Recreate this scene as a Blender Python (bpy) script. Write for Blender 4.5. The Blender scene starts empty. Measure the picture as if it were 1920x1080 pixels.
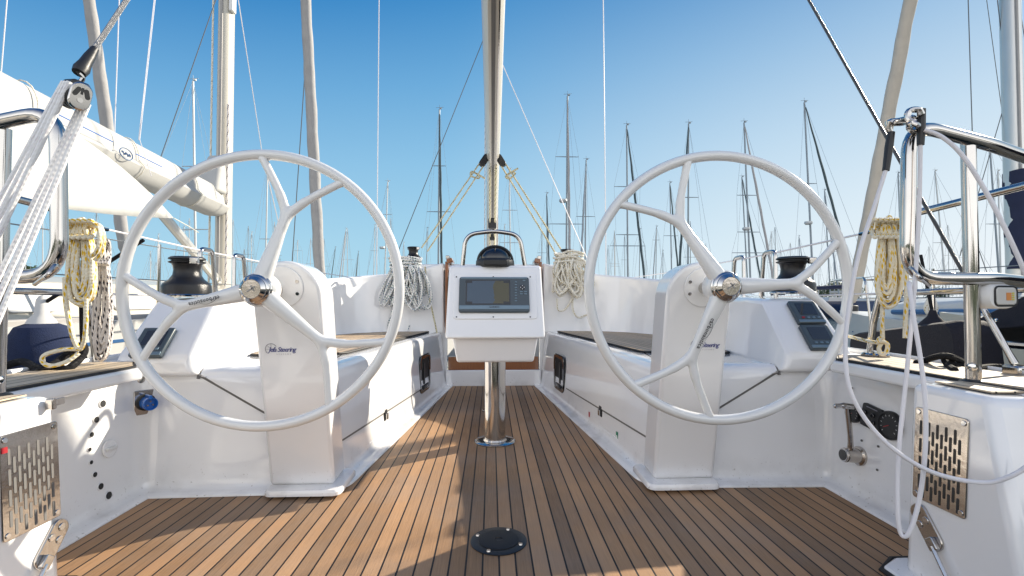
import bpy, bmesh, math, random
from mathutils import Vector, Matrix
random.seed(7)
R = math.radians
sc = bpy.context.scene
col = sc.collection

# ------------------------------------------------------------------ camera
FPX = 907.0; YAW = R(2.46); PITCH = R(1.39); CAM = Vector((-0.02, 0.0, 0.72))
cd = bpy.data.cameras.new('camera'); cam = bpy.data.objects.new('camera', cd); col.objects.link(cam)
cam.location = CAM; cam.rotation_euler = (math.pi/2+PITCH, 0, -YAW)
cd.sensor_width = 36; cd.lens = FPX/1920*36; cd.clip_start = 0.05; cd.clip_end = 6000
sc.camera = cam
_f = Vector((math.sin(YAW)*math.cos(PITCH), math.cos(YAW)*math.cos(PITCH), math.sin(PITCH)))
_r = Vector((math.cos(YAW), -math.sin(YAW), 0)); _u = _r.cross(_f)
def _ray(px, py): return _f + _r*((px-960)/FPX) + _u*((540-py)/FPX)
def at(px, py, X=None, Y=None, Z=None):
    """measured point: where a sight line of the photo meets a known plane of the boat"""
    d = _ray(px, py)
    t = (X-CAM.x)/d.x if X is not None else (Y/d.y if Y is not None else (Z-CAM.z)/d.z)
    return CAM + d*t
def at_plane(px, py, p0, n):
    d = _ray(px, py); p0 = Vector(p0); n = Vector(n)
    return CAM + d*((p0-CAM).dot(n)/d.dot(n))

# ------------------------------------------------------------------ materials
def nt(name):
    m = bpy.data.materials.new(name); m.use_nodes = True
    n = m.node_tree; b = n.nodes['Principled BSDF']
    return m, n, b
def mat(name, c, rough=.5, metal=0., coat=0., var=0., vscale=8., bump=0., bscale=60., trans=0., emis=None, spec=.5, stretch=None):
    m, n, b = nt(name)
    b.inputs['Base Color'].default_value = (*c, 1); b.inputs['Roughness'].default_value = rough
    b.inputs['Metallic'].default_value = metal; b.inputs['Coat Weight'].default_value = coat
    b.inputs['Coat Roughness'].default_value = .06; b.inputs['Specular IOR Level'].default_value = spec
    if var or bump:
        tc = n.nodes.new('ShaderNodeTexCoord'); src = tc.outputs['Object']
        if stretch:
            mp = n.nodes.new('ShaderNodeMapping'); mp.inputs['Scale'].default_value = stretch
            n.links.new(src, mp.inputs[0]); src = mp.outputs[0]
    if var:
        no = n.nodes.new('ShaderNodeTexNoise'); no.inputs['Scale'].default_value = vscale; no.inputs['Detail'].default_value = 6
        n.links.new(src, no.inputs['Vector'])
        mx = n.nodes.new('ShaderNodeMix'); mx.data_type = 'RGBA'
        mx.inputs['A'].default_value = (*[v*(1-var) for v in c], 1); mx.inputs['B'].default_value = (*[min(1, v*(1+var)) for v in c], 1)
        n.links.new(no.outputs['Fac'], mx.inputs['Factor']); n.links.new(mx.outputs['Result'], b.inputs['Base Color'])
    if bump:
        no = n.nodes.new('ShaderNodeTexNoise'); no.inputs['Scale'].default_value = bscale; no.inputs['Detail'].default_value = 4
        n.links.new(src, no.inputs['Vector'])
        bp = n.nodes.new('ShaderNodeBump'); bp.inputs['Strength'].default_value = bump; bp.inputs['Distance'].default_value = .01
        n.links.new(no.outputs['Fac'], bp.inputs['Height']); n.links.new(bp.outputs[0], b.inputs['Normal'])
    return m

def teak_mat(name, pitch, caulk, base, angle=0., var=.25, greys=.3):
    """planks along local Y with black caulking, grain and plank-to-plank tone"""
    m, n, b = nt(name); L = n.links.new
    def math_(op, a, c=None):
        q = n.nodes.new('ShaderNodeMath'); q.operation = op
        for i, v in enumerate((a, c)):
            if v is None: continue
            if isinstance(v, (int, float)): q.inputs[i].default_value = v
            else: L(v, q.inputs[i])
        return q.outputs[0]
    geo = n.nodes.new('ShaderNodeNewGeometry')
    mp = n.nodes.new('ShaderNodeMapping'); mp.inputs['Rotation'].default_value = (0, 0, angle)
    L(geo.outputs['Position'], mp.inputs[0])
    sp = n.nodes.new('ShaderNodeSeparateXYZ'); L(mp.outputs[0], sp.inputs[0])
    u = math_('DIVIDE', sp.outputs[0], pitch)
    fl = math_('FLOOR', u); fr = math_('FRACT', u)
    edge = math_('LESS_THAN', fr, caulk/pitch)
    wn = n.nodes.new('ShaderNodeTexWhiteNoise'); wn.noise_dimensions = '1D'; L(fl, wn.inputs['W'])
    mg = n.nodes.new('ShaderNodeMapping'); mg.inputs['Scale'].default_value = (260, 7, 1); L(mp.outputs[0], mg.inputs[0])
    gr = n.nodes.new('ShaderNodeTexNoise'); gr.inputs['Scale'].default_value = 1; gr.inputs['Detail'].default_value = 5; gr.inputs['Roughness'].default_value = .7
    L(mg.outputs[0], gr.inputs['Vector'])
    bl = n.nodes.new('ShaderNodeTexNoise'); bl.inputs['Scale'].default_value = 3.; bl.inputs['Detail'].default_value = 5; L(mp.outputs[0], bl.inputs['Vector'])
    s = math_('ADD', math_('MULTIPLY', wn.outputs['Value'], .45), math_('MULTIPLY', gr.outputs['Fac'], .55))
    s = math_('ADD', s, math_('MULTIPLY', math_('SUBTRACT', bl.outputs['Fac'], .5), .5))
    cr = n.nodes.new('ShaderNodeValToRGB'); e = cr.color_ramp.elements
    e[0].position = .12; e[0].color = (*[v*(1-var*1.3) for v in base], 1)
    e[1].position = .85; e[1].color = (*[v*(1+var) for v in base], 1)
    L(s, cr.inputs[0])
    mx = n.nodes.new('ShaderNodeMix'); mx.data_type = 'RGBA'; mx.inputs['B'].default_value = (.006, .006, .008, 1)
    wz = n.nodes.new('ShaderNodeTexNoise'); wz.inputs['Scale'].default_value = 2.1; wz.inputs['Detail'].default_value = 9; wz.inputs['Roughness'].default_value = .62; L(geo.outputs['Position'], wz.inputs['Vector'])
    wr = n.nodes.new('ShaderNodeMapRange'); wr.inputs['From Min'].default_value = .42; wr.inputs['From Max'].default_value = .72; wr.inputs['To Max'].default_value = .42; L(wz.outputs['Fac'], wr.inputs['Value'])
    gy = n.nodes.new('ShaderNodeMix'); gy.data_type = 'RGBA'; g_ = sum(base)/3*.95; gy.inputs['B'].default_value = (g_*1.08, g_, g_*.9, 1); L(wr.outputs[0], gy.inputs['Factor']); L(cr.outputs[0], gy.inputs['A'])
    L(edge, mx.inputs['Factor']); L(gy.outputs['Result'], mx.inputs['A']); L(mx.outputs['Result'], b.inputs['Base Color'])
    b.inputs['Roughness'].default_value = .55; b.inputs['Specular IOR Level'].default_value = .35
    bp = n.nodes.new('ShaderNodeBump'); bp.inputs['Strength'].default_value = .35; bp.inputs['Distance'].default_value = .003
    L(math_('SUBTRACT', gr.outputs['Fac'], math_('MULTIPLY', edge, .8)), bp.inputs['Height']); L(bp.outputs[0], b.inputs['Normal'])
    return m

def rope_mat(name, base, fleck, amount=.18, fleck2=None, bump=.28):
    """braid: UV u runs along the rope in metres, v around it"""
    m, n, b = nt(name); L = n.links.new
    def math_(op, a, c=None):
        q = n.nodes.new('ShaderNodeMath'); q.operation = op
        for i, v in enumerate((a, c)):
            if v is None: continue
            if isinstance(v, (int, float)): q.inputs[i].default_value = v
            else: L(v, q.inputs[i])
        return q.outputs[0]
    uv = n.nodes.new('ShaderNodeUVMap'); sp = n.nodes.new('ShaderNodeSeparateXYZ'); L(uv.outputs[0], sp.inputs[0])
    u, v = sp.outputs[0], sp.outputs[1]
    a = math_('FRACT', math_('ADD', math_('MULTIPLY', u, 34.), math_('MULTIPLY', v, 3.)))
    c = math_('FRACT', math_('SUBTRACT', math_('MULTIPLY', v, 2.), math_('MULTIPLY', u, 9.)))
    f = math_('MULTIPLY', math_('LESS_THAN', a, .58), math_('LESS_THAN', c, amount*1.35))
    mx = n.nodes.new('ShaderNodeMix'); mx.data_type = 'RGBA'
    mx.inputs['A'].default_value = (*base, 1); mx.inputs['B'].default_value = (*fleck, 1)
    L(f, mx.inputs['Factor']); out = mx.outputs['Result']
    if fleck2:
        f2 = math_('MULTIPLY', math_('GREATER_THAN', a, .6), math_('GREATER_THAN', c, 1-amount*1.6))
        m2 = n.nodes.new('ShaderNodeMix'); m2.data_type = 'RGBA'; m2.inputs['B'].default_value = (*fleck2, 1)
        L(out, m2.inputs['A']); L(f2, m2.inputs['Factor']); out = m2.outputs['Result']
    br = math_('ADD', math_('SINE', math_('MULTIPLY', math_('ADD', math_('MULTIPLY', u, 90.), v), 6.283)),
               math_('SINE', math_('MULTIPLY', math_('SUBTRACT', math_('MULTIPLY', u, 90.), math_('MULTIPLY', v, 3.)), 6.283)))
    bp = n.nodes.new('ShaderNodeBump'); bp.inputs['Strength'].default_value = bump; bp.inputs['Distance'].default_value = .0015
    L(br, bp.inputs['Height']); L(bp.outputs[0], b.inputs['Normal'])
    L(out, b.inputs['Base Color']); b.inputs['Roughness'].default_value = .85; b.inputs['Specular IOR Level'].default_value = .2
    return m

M = dict(
 gel=mat('gelcoat', (.82, .82, .825), .09, coat=.9, var=.03, vscale=3, bump=.014, bscale=7),
 gel2=mat('gelcoat_panel', (.80, .80, .81), .15, coat=.8, var=.03, vscale=5, bump=.04, bscale=320),
 wheel=mat('wheel_paint', (.72, .725, .72), .18, coat=.7, var=.02, vscale=6),
 nonslip=mat('nonslip', (.74, .73, .70), .6, var=.05, vscale=40, bump=.3, bscale=250),
 teak=teak_mat('teak_floor', .0453, .0052, (.36, .208, .105), var=.44),
 teak_seat_r=teak_mat('teak_seat', .040, .005, (.48, .35, .22), angle=R(-5)),
 teak_seat_l=teak_mat('teak_seat', .040, .005, (.48, .35, .22), angle=R(5)),
 teak_deck=teak_mat('teak_deck', .046, .005, (.50, .40, .28)),
 wood=mat('varnished_wood', (.24, .085, .03), .2, coat=.7, var=.3, vscale=6, stretch=(30, 30, 2)),
 steel=mat('stainless_steel', (.52, .50, .48), .10, metal=1., var=.08, vscale=15),
 chrome=mat('chrome', (.60, .585, .57), .05, metal=1.),
 brushed=mat('brushed_steel', (.50, .46, .42), .16, metal=1., bump=.04, bscale=80),
 alloy=mat('mast_alloy', (.62, .62, .60), .35, metal=.7, var=.06, vscale=4),
 alloy_white=mat('boom_paint', (.52, .49, .42), .35, coat=.2, var=.05, vscale=3),
 farmast=mat('hazed_alloy', (.25, .29, .32), .5, metal=.2, var=.2, vscale=2),  # blue distance haze mixed into the alloy colour
 farmast2=mat('pale_alloy', (.48, .50, .50), .45, metal=.2, var=.15, vscale=2),
 wire=mat('wire_rope', (.33, .33, .33), .35, metal=.8, bump=.6, bscale=900),
 wire_white=mat('coated_wire', (.72, .70, .72), .35),
 black=mat('black_plastic', (.012, .013, .015), .45, coat=.05, bump=.05, bscale=200),
 blackgloss=mat('black_gloss', (.008, .009, .011), .08, coat=.8),
 winch=mat('winch_black', (.018, .018, .02), .3, metal=.35, bump=.15, bscale=350),
 caulk=mat('caulking', (.008, .008, .009), .6),
 gap=mat('shadow_gap', (.14, .135, .13), .7),
 white=mat('white_plastic', (.72, .72, .71), .35, coat=.2),
 blue=mat('blue_plastic', (.01, .13, .5), .3, coat=.3),
 navy=mat('navy_canvas', (.014, .02, .055), .85, var=.25, vscale=12, bump=.25, bscale=300),
 bluecover=mat('blue_cover', (.008, .018, .06), .9, var=.3, vscale=20, bump=.4, bscale=260),
 blackcanvas=mat('black_canvas', (.008, .008, .016), .85, var=.3, vscale=9, bump=.3, bscale=200),
 canvas=mat('white_canvas', (.42, .42, .405), .85, var=.08, vscale=6, bump=.25, bscale=5),
 jib_grey=mat('grey_sailcloth', (.34, .335, .335), .8, var=.18, vscale=7, bump=.5, bscale=12),
 jib_beige=mat('beige_sailcloth', (.50, .46, .40), .8, var=.15, vscale=7, bump=.5, bscale=12),
 jib_dark=mat('dark_sailcloth', (.05, .08, .09), .8, var=.3, vscale=3),
 jib_pale=mat('pale_sailcloth', (.55, .55, .54), .8, var=.1, vscale=3),
 cream=mat('cream_gelcoat', (.50, .465, .39), .3, coat=.3, var=.04, vscale=2),
 hullwhite=mat('hull_white', (.55, .55, .54), .3, coat=.3, var=.05, vscale=1.5),
 hullblue=mat('hull_blue', (.02, .045, .12), .25, coat=.4, var=.1, vscale=1.5),
 stripe=mat('blue_stripe', (.03, .10, .24), .35, coat=.2),
 grey=mat('grey_rail', (.30, .29, .28), .5, var=.15, vscale=6),
 glass=mat('dark_glass', (.02, .035, .05), .05, coat=.5),
 lens=mat('lamp_lens', (.55, .55, .53), .08, coat=.6),
 orange=mat('orange_label', (.55, .22, .06), .5),
 yellow=mat('yellow_label', (.5, .45, .04), .5),
 red=mat('red_sticker', (.34, .012, .02), .4), green=mat('green_sticker', (.01, .20, .10), .4),
 ink=mat('blue_ink', (.045, .055, .22), .5), inkgrey=mat('grey_ink', (.22, .22, .26), .5), inkdark=mat('dark_ink', (.03, .03, .035), .5),
 device=mat('device_grey', (.05, .07, .085), .35, coat=.2), device_lt=mat('device_trim', (.16, .23, .28), .28, metal=.4, coat=.3),
 screen=mat('lcd_screen', (.012, .014, .016), .08, coat=.6, var=.3, vscale=50),
 leaf=mat('foliage', (.05, .085, .03), .6, var=.5, vscale=3), bark=mat('bark', (.09, .065, .045), .9, var=.3, vscale=10),
 yrope=rope_mat('yellow_rope', (.72, .67, .54), (.66, .42, .02), .24),
 krope=rope_mat('flecked_rope', (.66, .62, .60), (.02, .02, .03), .22),
 brope=rope_mat('white_blue_rope', (.74, .74, .72), (.03, .08, .2), .16, (.04, .18, .14)),
 wrope=rope_mat('white_rope', (.72, .69, .61), (.42, .33, .12), .12),
 trope=rope_mat('tackle_rope', (.82, .82, .83), (.70, .66, .70), .08, bump=.14),
 yline=rope_mat('yellow_line', (.58, .53, .36), (.16, .14, .08), .25),
 drope=rope_mat('black_rope', (.012, .012, .014), (.03, .03, .03), .1),
)
# chart on the plotter: pale-blue sea and olive land divided by a noisy coast line
def chart_mat():
    m, n, b = nt('chart_screen'); L = n.links.new
    tc = n.nodes.new('ShaderNodeTexCoord')
    no = n.nodes.new('ShaderNodeTexNoise'); no.inputs['Scale'].default_value = 14; no.inputs['Detail'].default_value = 5
    L(tc.outputs['Object'], no.inputs['Vector'])
    sp = n.nodes.new('ShaderNodeSeparateXYZ'); L(tc.outputs['Object'], sp.inputs[0])
    a = n.nodes.new('ShaderNodeMath'); a.operation = 'MULTIPLY_ADD'; a.inputs[1].default_value = .09; L(no.outputs['Fac'], a.inputs[0]); L(sp.outputs[0], a.inputs[2])
    cr = n.nodes.new('ShaderNodeValToRGB'); cr.color_ramp.interpolation = 'CONSTANT'
    cr.color_ramp.elements[0].color = (.05, .08, .115, 1); cr.color_ramp.elements[1].position = .035; cr.color_ramp.elements[1].color = (.075, .068, .03, 1)
    L(a.outputs[0], cr.inputs[0]); L(cr.outputs[0], b.inputs['Base Color'])
    b.inputs['Roughness'].default_value = .12; b.inputs['Coat Weight'].default_value = .5
    return m
M['chart'] = chart_mat()
def cloth(name, c, t):
    m, n, b = nt(name); L = n.links.new; b.inputs['Base Color'].default_value = (*c, 1); b.inputs['Roughness'].default_value = .9
    tr = n.nodes.new('ShaderNodeBsdfTranslucent'); tr.inputs['Color'].default_value = (*c, 1); mx = n.nodes.new('ShaderNodeMixShader'); mx.inputs[0].default_value = t
    tc = n.nodes.new('ShaderNodeTexCoord'); no = n.nodes.new('ShaderNodeTexNoise'); no.inputs['Scale'].default_value = 2.2; no.inputs['Detail'].default_value = 5; no.inputs['Distortion'].default_value = 1.2; L(tc.outputs['Object'], no.inputs['Vector'])
    bp = n.nodes.new('ShaderNodeBump'); bp.inputs['Strength'].default_value = .35; bp.inputs['Distance'].default_value = .06; L(no.outputs['Fac'], bp.inputs['Height']); L(bp.outputs[0], b.inputs['Normal']); L(bp.outputs[0], tr.inputs['Normal'])
    L(b.outputs[0], mx.inputs[1]); L(tr.outputs[0], mx.inputs[2]); L(mx.outputs[0], n.nodes['Material Output'].inputs['Surface']); return m
M['awning'] = cloth('awning_cloth', (.80, .80, .78), .5)
M['wire_dark'] = mat('dark_wire', (.10, .11, .12), .5)
M['wire_steel'] = mat('wire_rope_dark', (.12, .12, .12), .3, metal=.7, bump=.6, bscale=500)
def add_grime(m):
    n = m.node_tree; L = n.links.new; b = n.nodes['Principled BSDF']; src = b.inputs['Base Color'].links[0].from_socket
    geo = n.nodes.new('ShaderNodeNewGeometry'); sp = n.nodes.new('ShaderNodeSeparateXYZ'); L(geo.outputs['Position'], sp.inputs[0])
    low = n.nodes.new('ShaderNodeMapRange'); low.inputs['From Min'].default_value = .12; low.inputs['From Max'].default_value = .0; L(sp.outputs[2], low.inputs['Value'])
    n1 = n.nodes.new('ShaderNodeTexNoise'); n1.inputs['Scale'].default_value = 95; n1.inputs['Detail'].default_value = 3; L(geo.outputs['Position'], n1.inputs['Vector'])
    n2 = n.nodes.new('ShaderNodeTexNoise'); n2.inputs['Scale'].default_value = 7; n2.inputs['Detail'].default_value = 6; L(geo.outputs['Position'], n2.inputs['Vector'])
    r1 = n.nodes.new('ShaderNodeMapRange'); r1.inputs['From Min'].default_value = .66; r1.inputs['From Max'].default_value = .72; L(n1.outputs['Fac'], r1.inputs['Value'])
    r2 = n.nodes.new('ShaderNodeMapRange'); r2.inputs['From Min'].default_value = .5; r2.inputs['From Max'].default_value = .75; r2.inputs['To Max'].default_value = .35; L(n2.outputs['Fac'], r2.inputs['Value'])
    a = n.nodes.new('ShaderNodeMath'); a.operation = 'MULTIPLY_ADD'; a.inputs[1].default_value = .6; L(r1.outputs[0], a.inputs[0]); L(r2.outputs[0], a.inputs[2])
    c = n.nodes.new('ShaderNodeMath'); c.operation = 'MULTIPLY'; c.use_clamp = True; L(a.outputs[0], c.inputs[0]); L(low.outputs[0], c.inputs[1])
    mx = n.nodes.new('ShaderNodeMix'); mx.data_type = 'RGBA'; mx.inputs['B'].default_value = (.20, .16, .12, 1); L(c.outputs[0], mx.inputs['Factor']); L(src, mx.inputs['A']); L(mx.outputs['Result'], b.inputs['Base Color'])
    sc2 = n.nodes.new('ShaderNodeTexNoise'); sc2.inputs['Scale'].default_value = 5; sc2.inputs['Detail'].default_value = 8; L(geo.outputs['Position'], sc2.inputs['Vector'])
    rr = n.nodes.new('ShaderNodeMapRange'); r0 = b.inputs['Roughness'].default_value; rr.inputs['To Min'].default_value = r0*.6; rr.inputs['To Max'].default_value = r0*1.9; L(sc2.outputs['Fac'], rr.inputs['Value']); L(rr.outputs[0], b.inputs['Roughness'])
add_grime(M['gel']); add_grime(M['gel2'])

# ------------------------------------------------------------------ mesh helpers
def sm(pts, k=5, closed=False):
    """Catmull-Rom through points"""
    pts = [Vector(p) for p in pts]; n = len(pts); out = []
    rng = range(n if closed else n-1)
    for i in rng:
        if closed: p = [pts[(i+j) % n] for j in (-1, 0, 1, 2)]
        else: p = [pts[max(0, i-1)], pts[i], pts[i+1], pts[min(n-1, i+2)]]
        for j in range(k):
            t = j/k
            out.append(.5*((2*p[1])+(p[2]-p[0])*t+(2*p[0]-5*p[1]+4*p[2]-p[3])*t*t+(3*p[1]-p[0]-3*p[2]+p[3])*t**3))
    if not closed: out.append(pts[-1])
    return out
def bend(pts, r, n=6):
    """polyline with rounded corners (bent tube); r one radius or a list for the inner points"""
    pts = [Vector(p) for p in pts]; out = [pts[0]]
    for i in range(1, len(pts)-1):
        rr = r[i-1] if isinstance(r, (list, tuple)) else r
        a = (pts[i-1]-pts[i]); c = (pts[i+1]-pts[i]); la, lc = a.length, c.length; a.normalize(); c.normalize()
        ang = a.angle(c); d = min(rr/math.tan(ang/2) if ang > .01 else 0, la*.48, lc*.48)
        p0, p2 = pts[i]+a*d, pts[i]+c*d
        for j in range(n+1):
            t = j/n; out.append(p0*(1-t)**2 + pts[i]*2*t*(1-t) + p2*t*t)
    out.append(pts[-1]); return out
class MB:
    def __init__(s): s.v = []; s.f = []; s.uv = {}
    def add(s, vs, fs, uvs=None):
        o = len(s.v); s.v += [Vector(v) for v in vs]
        for i, f in enumerate(fs):
            if uvs: s.uv[len(s.f)] = uvs[i]
            s.f.append([o+k for k in f])
        return s
    def box(s, c, d, rot=None):
        c = Vector(c); vs = [Vector((x*d[0]/2, y*d[1]/2, z*d[2]/2)) for x in (-1, 1) for y in (-1, 1) for z in (-1, 1)]
        if rot is not None: vs = [rot @ v for v in vs]
        return s.add([c+v for v in vs], [(0, 1, 3, 2), (4, 6, 7, 5), (0, 4, 5, 1), (2, 3, 7, 6), (0, 2, 6, 4), (1, 5, 7, 3)])
    def tube(s, pts, r, n=10, closed=False, caps=True, flat=None):
        pts = [Vector(p) for p in pts]; m = len(pts); rr = r if isinstance(r, (list, tuple)) else [r]*m
        tan = []
        for i in range(m):
            a = pts[(i-1) % m] if (closed or i > 0) else pts[i]; b = pts[(i+1) % m] if (closed or i < m-1) else pts[i]
            t = b-a; tan.append(t.normalized() if t.length > 1e-9 else Vector((0, 0, 1)))
        nrm = tan[0].orthogonal().normalized()
        if flat is not None:
            nrm = Vector(flat); nrm = (nrm-tan[0]*nrm.dot(tan[0])).normalized()
        vs = []; L = [0.]
        for i in range(m):
            nrm = (nrm-tan[i]*nrm.dot(tan[i])); nrm = nrm.normalized() if nrm.length > 1e-6 else tan[i].orthogonal().normalized()
            bi = tan[i].cross(nrm)
            for j in range(n):
                a = 2*math.pi*j/n; vs.append(pts[i]+(nrm*math.cos(a)+bi*math.sin(a))*rr[i])
            if i: L.append(L[-1]+(pts[i]-pts[i-1]).length)
        if closed: L.append(L[-1]+(pts[0]-pts[-1]).length)
        fs = []; uvs = []
        for i in range(m if closed else m-1):
            for j in range(n):
                a, b = i*n+j, i*n+(j+1) % n; c, d = ((i+1) % m)*n+(j+1) % n, ((i+1) % m)*n+j
                fs.append((a, b, c, d)); uvs.append(((L[i], j/n), (L[i], (j+1)/n), (L[i+1], (j+1)/n), (L[i+1], j/n)))
        s.add(vs, fs, uvs)
        if caps and not closed:
            o = len(s.v)-len(vs); s.f.append([o+j for j in range(n)][::-1]); s.f.append([o+(m-1)*n+j for j in range(n)])
        return s
    def lathe(s, prof, c, axis=(0, 0, 1), n=24):
        c = Vector(c); q = Vector((0, 0, 1)).rotation_difference(Vector(axis).normalized())
        vs = [c + q @ Vector((r*math.cos(2*math.pi*j/n), r*math.sin(2*math.pi*j/n), z)) for r, z in prof for j in range(n)]
        fs = [(i*n+j, i*n+(j+1) % n, (i+1)*n+(j+1) % n, (i+1)*n+j) for i in range(len(prof)-1) for j in range(n)]
        o = len(s.v); s.add(vs, fs)
        if prof[0][0] > 1e-5: s.f.append([o+j for j in range(n)][::-1])
        if prof[-1][0] > 1e-5: s.f.append([o+(len(prof)-1)*n+j for j in range(n)])
        return s
    def loft(s, loops, closed=True, caps=True):
        n = len(loops[0]); o = len(s.v); vs = [p for l in loops for p in l]
        k = n if closed else n-1
        fs = [(i*n+j, i*n+(j+1) % n, (i+1)*n+(j+1) % n, (i+1)*n+j) for i in range(len(loops)-1) for j in range(k)]
        s.add(vs, fs)
        if caps and closed: s.f.append([o+j for j in range(n)][::-1]); s.f.append([o+(len(loops)-1)*n+j for j in range(n)])
        return s
    def prism(s, poly, off):
        off = Vector(off); a = [Vector(p) for p in poly]; return s.loft([a, [p+off for p in a]])
    def poly(s, pts): return s.add(pts, [tuple(range(len(pts)))])
    def build(s, name, m, parent=None, bevel=0, seg=2, angle=35, subsurf=0, mods=None, label=None, recalc=True):
        me = bpy.data.meshes.new(name)
        base = Vector((0, 0, 0)); p = parent
        while p is not None: base += p.location; p = p.parent
        loc = Vector((0, 0, 0))
        if parent is None:
            xs = [v.x for v in s.v]; ys = [v.y for v in s.v]; zs = [v.z for v in s.v]
            loc = Vector(((min(xs)+max(xs))/2, (min(ys)+max(ys))/2, min(zs))); base = loc
        me.from_pydata([v-base for v in s.v], [], s.f)
        if s.uv:
            ul = me.uv_layers.new(name='UVMap')
            for i, pl in enumerate(me.polygons):
                if i in s.uv:
                    for li, q in zip(pl.loop_indices, s.uv[i]): ul.data[li].uv = q
        if recalc:
            bm = bmesh.new(); bm.from_mesh(me); bmesh.ops.recalc_face_normals(bm, faces=bm.faces); bm.to_mesh(me); bm.free()
        me.polygons.foreach_set('use_smooth', [True]*len(me.polygons))
        me.set_sharp_from_angle(angle=R(angle))
        me.materials.append(M[m] if isinstance(m, str) else m)
        o = bpy.data.objects.new(name, me); col.objects.link(o); o.location = loc
        if parent: o.parent = parent
        if bevel:
            b = o.modifiers.new('bevel', 'BEVEL'); b.width = bevel; b.segments = seg; b.limit_method = 'ANGLE'; b.angle_limit = R(30); b.harden_normals = False
        if subsurf:
            b = o.modifiers.new('sub', 'SUBSURF'); b.levels = b.render_levels = subsurf
        if label: o['label'] = label
        return o
def thing(name, label, cat, loc=(0, 0, 0), group=None):
    o = bpy.data.objects.new(name, None); col.objects.link(o); o.location = loc; o.empty_display_size = .1
    return tag(o, label, cat, group)
def tag(o, label, cat, group=None):
    o['label'] = label; o['category'] = cat
    if group: o['group'] = group
    return o
def struct(o): o['kind'] = 'structure'; return o
def frame(o, x, y):
    """basis matrix from an x axis and a rough y axis"""
    x = Vector(x).normalized(); z = x.cross(Vector(y)).normalized(); y = z.cross(x)
    m = Matrix((x, y, z)).transposed().to_4x4(); m.translation = Vector(o); return m
def rrect(w, h, r, n=4):
    out = []
    for cx, cy, a0 in ((w/2-r, h/2-r, 0), (-w/2+r, h/2-r, 90), (-w/2+r, -h/2+r, 180), (w/2-r, -h/2+r, 270)):
        for j in range(n+1):
            a = R(a0+90*j/n); out.append(Vector((cx+r*math.cos(a), cy+r*math.sin(a), 0)))
    return out
def plate(mb, fm, w, h, r, z0, z1, cx=0, cy=0):
    l = rrect(w, h, min(r, w*.499, h*.499))
    mb.loft([[fm @ (p+Vector((cx, cy, z))) for p in l] for z in (z0, z1)]); return mb
def disc(mb, fm, cx, cy, r, z0, z1, n=16):
    l = [Vector((cx+r*math.cos(2*math.pi*j/n), cy+r*math.sin(2*math.pi*j/n), 0)) for j in range(n)]
    mb.loft([[fm @ (p+Vector((0, 0, z))) for p in l] for z in (z0, z1)]); return mb
def text_mb(txt, size, fm, shear=0., bold=0., space=1.):
    cu = bpy.data.curves.new('t', 'FONT'); cu.body = txt; cu.size = size; cu.align_x = 'CENTER'; cu.align_y = 'CENTER'; cu.shear = shear; cu.offset = bold; cu.space_character = space
    cu.resolution_u = 2
    ob = bpy.data.objects.new('t', cu); col.objects.link(ob)
    bpy.context.view_layer.update()
    me = bpy.data.meshes.new_from_object(ob.evaluated_get(bpy.context.evaluated_depsgraph_get()))
    bpy.data.objects.remove(ob); mb = MB()
    mb.add([fm @ v.co for v in me.vertices], [tuple(p.vertices) for p in me.polygons]); bpy.data.meshes.remove(me)
    return mb
def sweep(path, prof, flip=1):
    """profile (d outward, z) swept along an open plan path; flip=-1 mirrors X. Returns loops"""
    n = len(path); loops = []
    for i in range(n):
        a = path[max(0, i-1)]; b = path[i]; c = path[min(n-1, i+1)]
        d1 = (Vector(b)-Vector(a)); d2 = (Vector(c)-Vector(b))
        if i == 0: d1 = d2
        if i == n-1: d2 = d1
        n1 = Vector((-d1.y, d1.x)).normalized(); n2 = Vector((-d2.y, d2.x)).normalized(); m = (n1+n2); m = m/m.dot(n1)
        pf = prof(i) if callable(prof) else prof
        loops.append([Vector(((b[0]+m.x*d)*flip, b[1]+m.y*d, z)) for d, z in pf])
    return loops
# ================================================================== own boat: floor, decks
fl = MB().poly([(-1.36, .92, 0), (1.36, .92, 0), (1.36, 1.95, 0), (.5, 4.2, 0), (-.5, 4.2, 0), (-1.36, 1.95, 0)])
struct(fl.build('cockpit_floor', 'teak'))
def zdk(s): return .4955+.006*s
for s in (1, -1):
    z = zdk(s); side = 'right' if s > 0 else 'left'
    mb = MB()
    mb.prism([(1.335*s, .95, z-.06), (1.335*s, 1.92, z-.06), (1.43*s, 1.92, z-.06), (1.50*s, 4.4, z-.06), (1.56*s, 4.4, z-.06), (1.505*s, .95, z-.06)], (0, 0, .06))
    struct(mb.build('side_deck', 'nonslip', bevel=.006))
    # inner lip of the deck over the cockpit side
    mb = MB().box((1.275*s, 1.325, z-.022), (.13, .79, .044))
    o = mb.build('deck_lip', 'gel', bevel=.012, seg=3); tag(o, 'white moulded ledge along the %s cockpit side, under the teak strip' % side, 'ledge')
    t = MB(); t.prism([(1.235*s, 1.02, z+.003), (1.235*s, 1.70, z+.003), (1.30*s, 1.79, z+.003), (1.455*s, 1.79, z+.003), (1.455*s, 1.02, z+.003)], (0, 0, .006))
    o = t.build('deck_planking', 'teak_deck'); tag(o, 'pale teak planking strip on the %s side deck' % side, 'teak decking')
    e = MB().tube([(1.228*s, 1.01, z+.003), (1.228*s, 1.70, z+.003), (1.298*s, 1.797, z+.003), (1.462*s, 1.797, z+.003), (1.462*s, 1.01, z+.003)], .005, 6)
    e.build('caulk_line', 'caulk', o)
    # toe rail
    mb = MB().box((1.505*s, 2.7, z+.006), (.02, 3.5, .022), Matrix.Rotation(R(-.6*s), 3, 'Z')); o = mb.build('toe_rail', 'gel', bevel=.006)
    tag(o, 'low white toe rail on the outer edge of the %s side deck' % side, 'toe rail')

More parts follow.
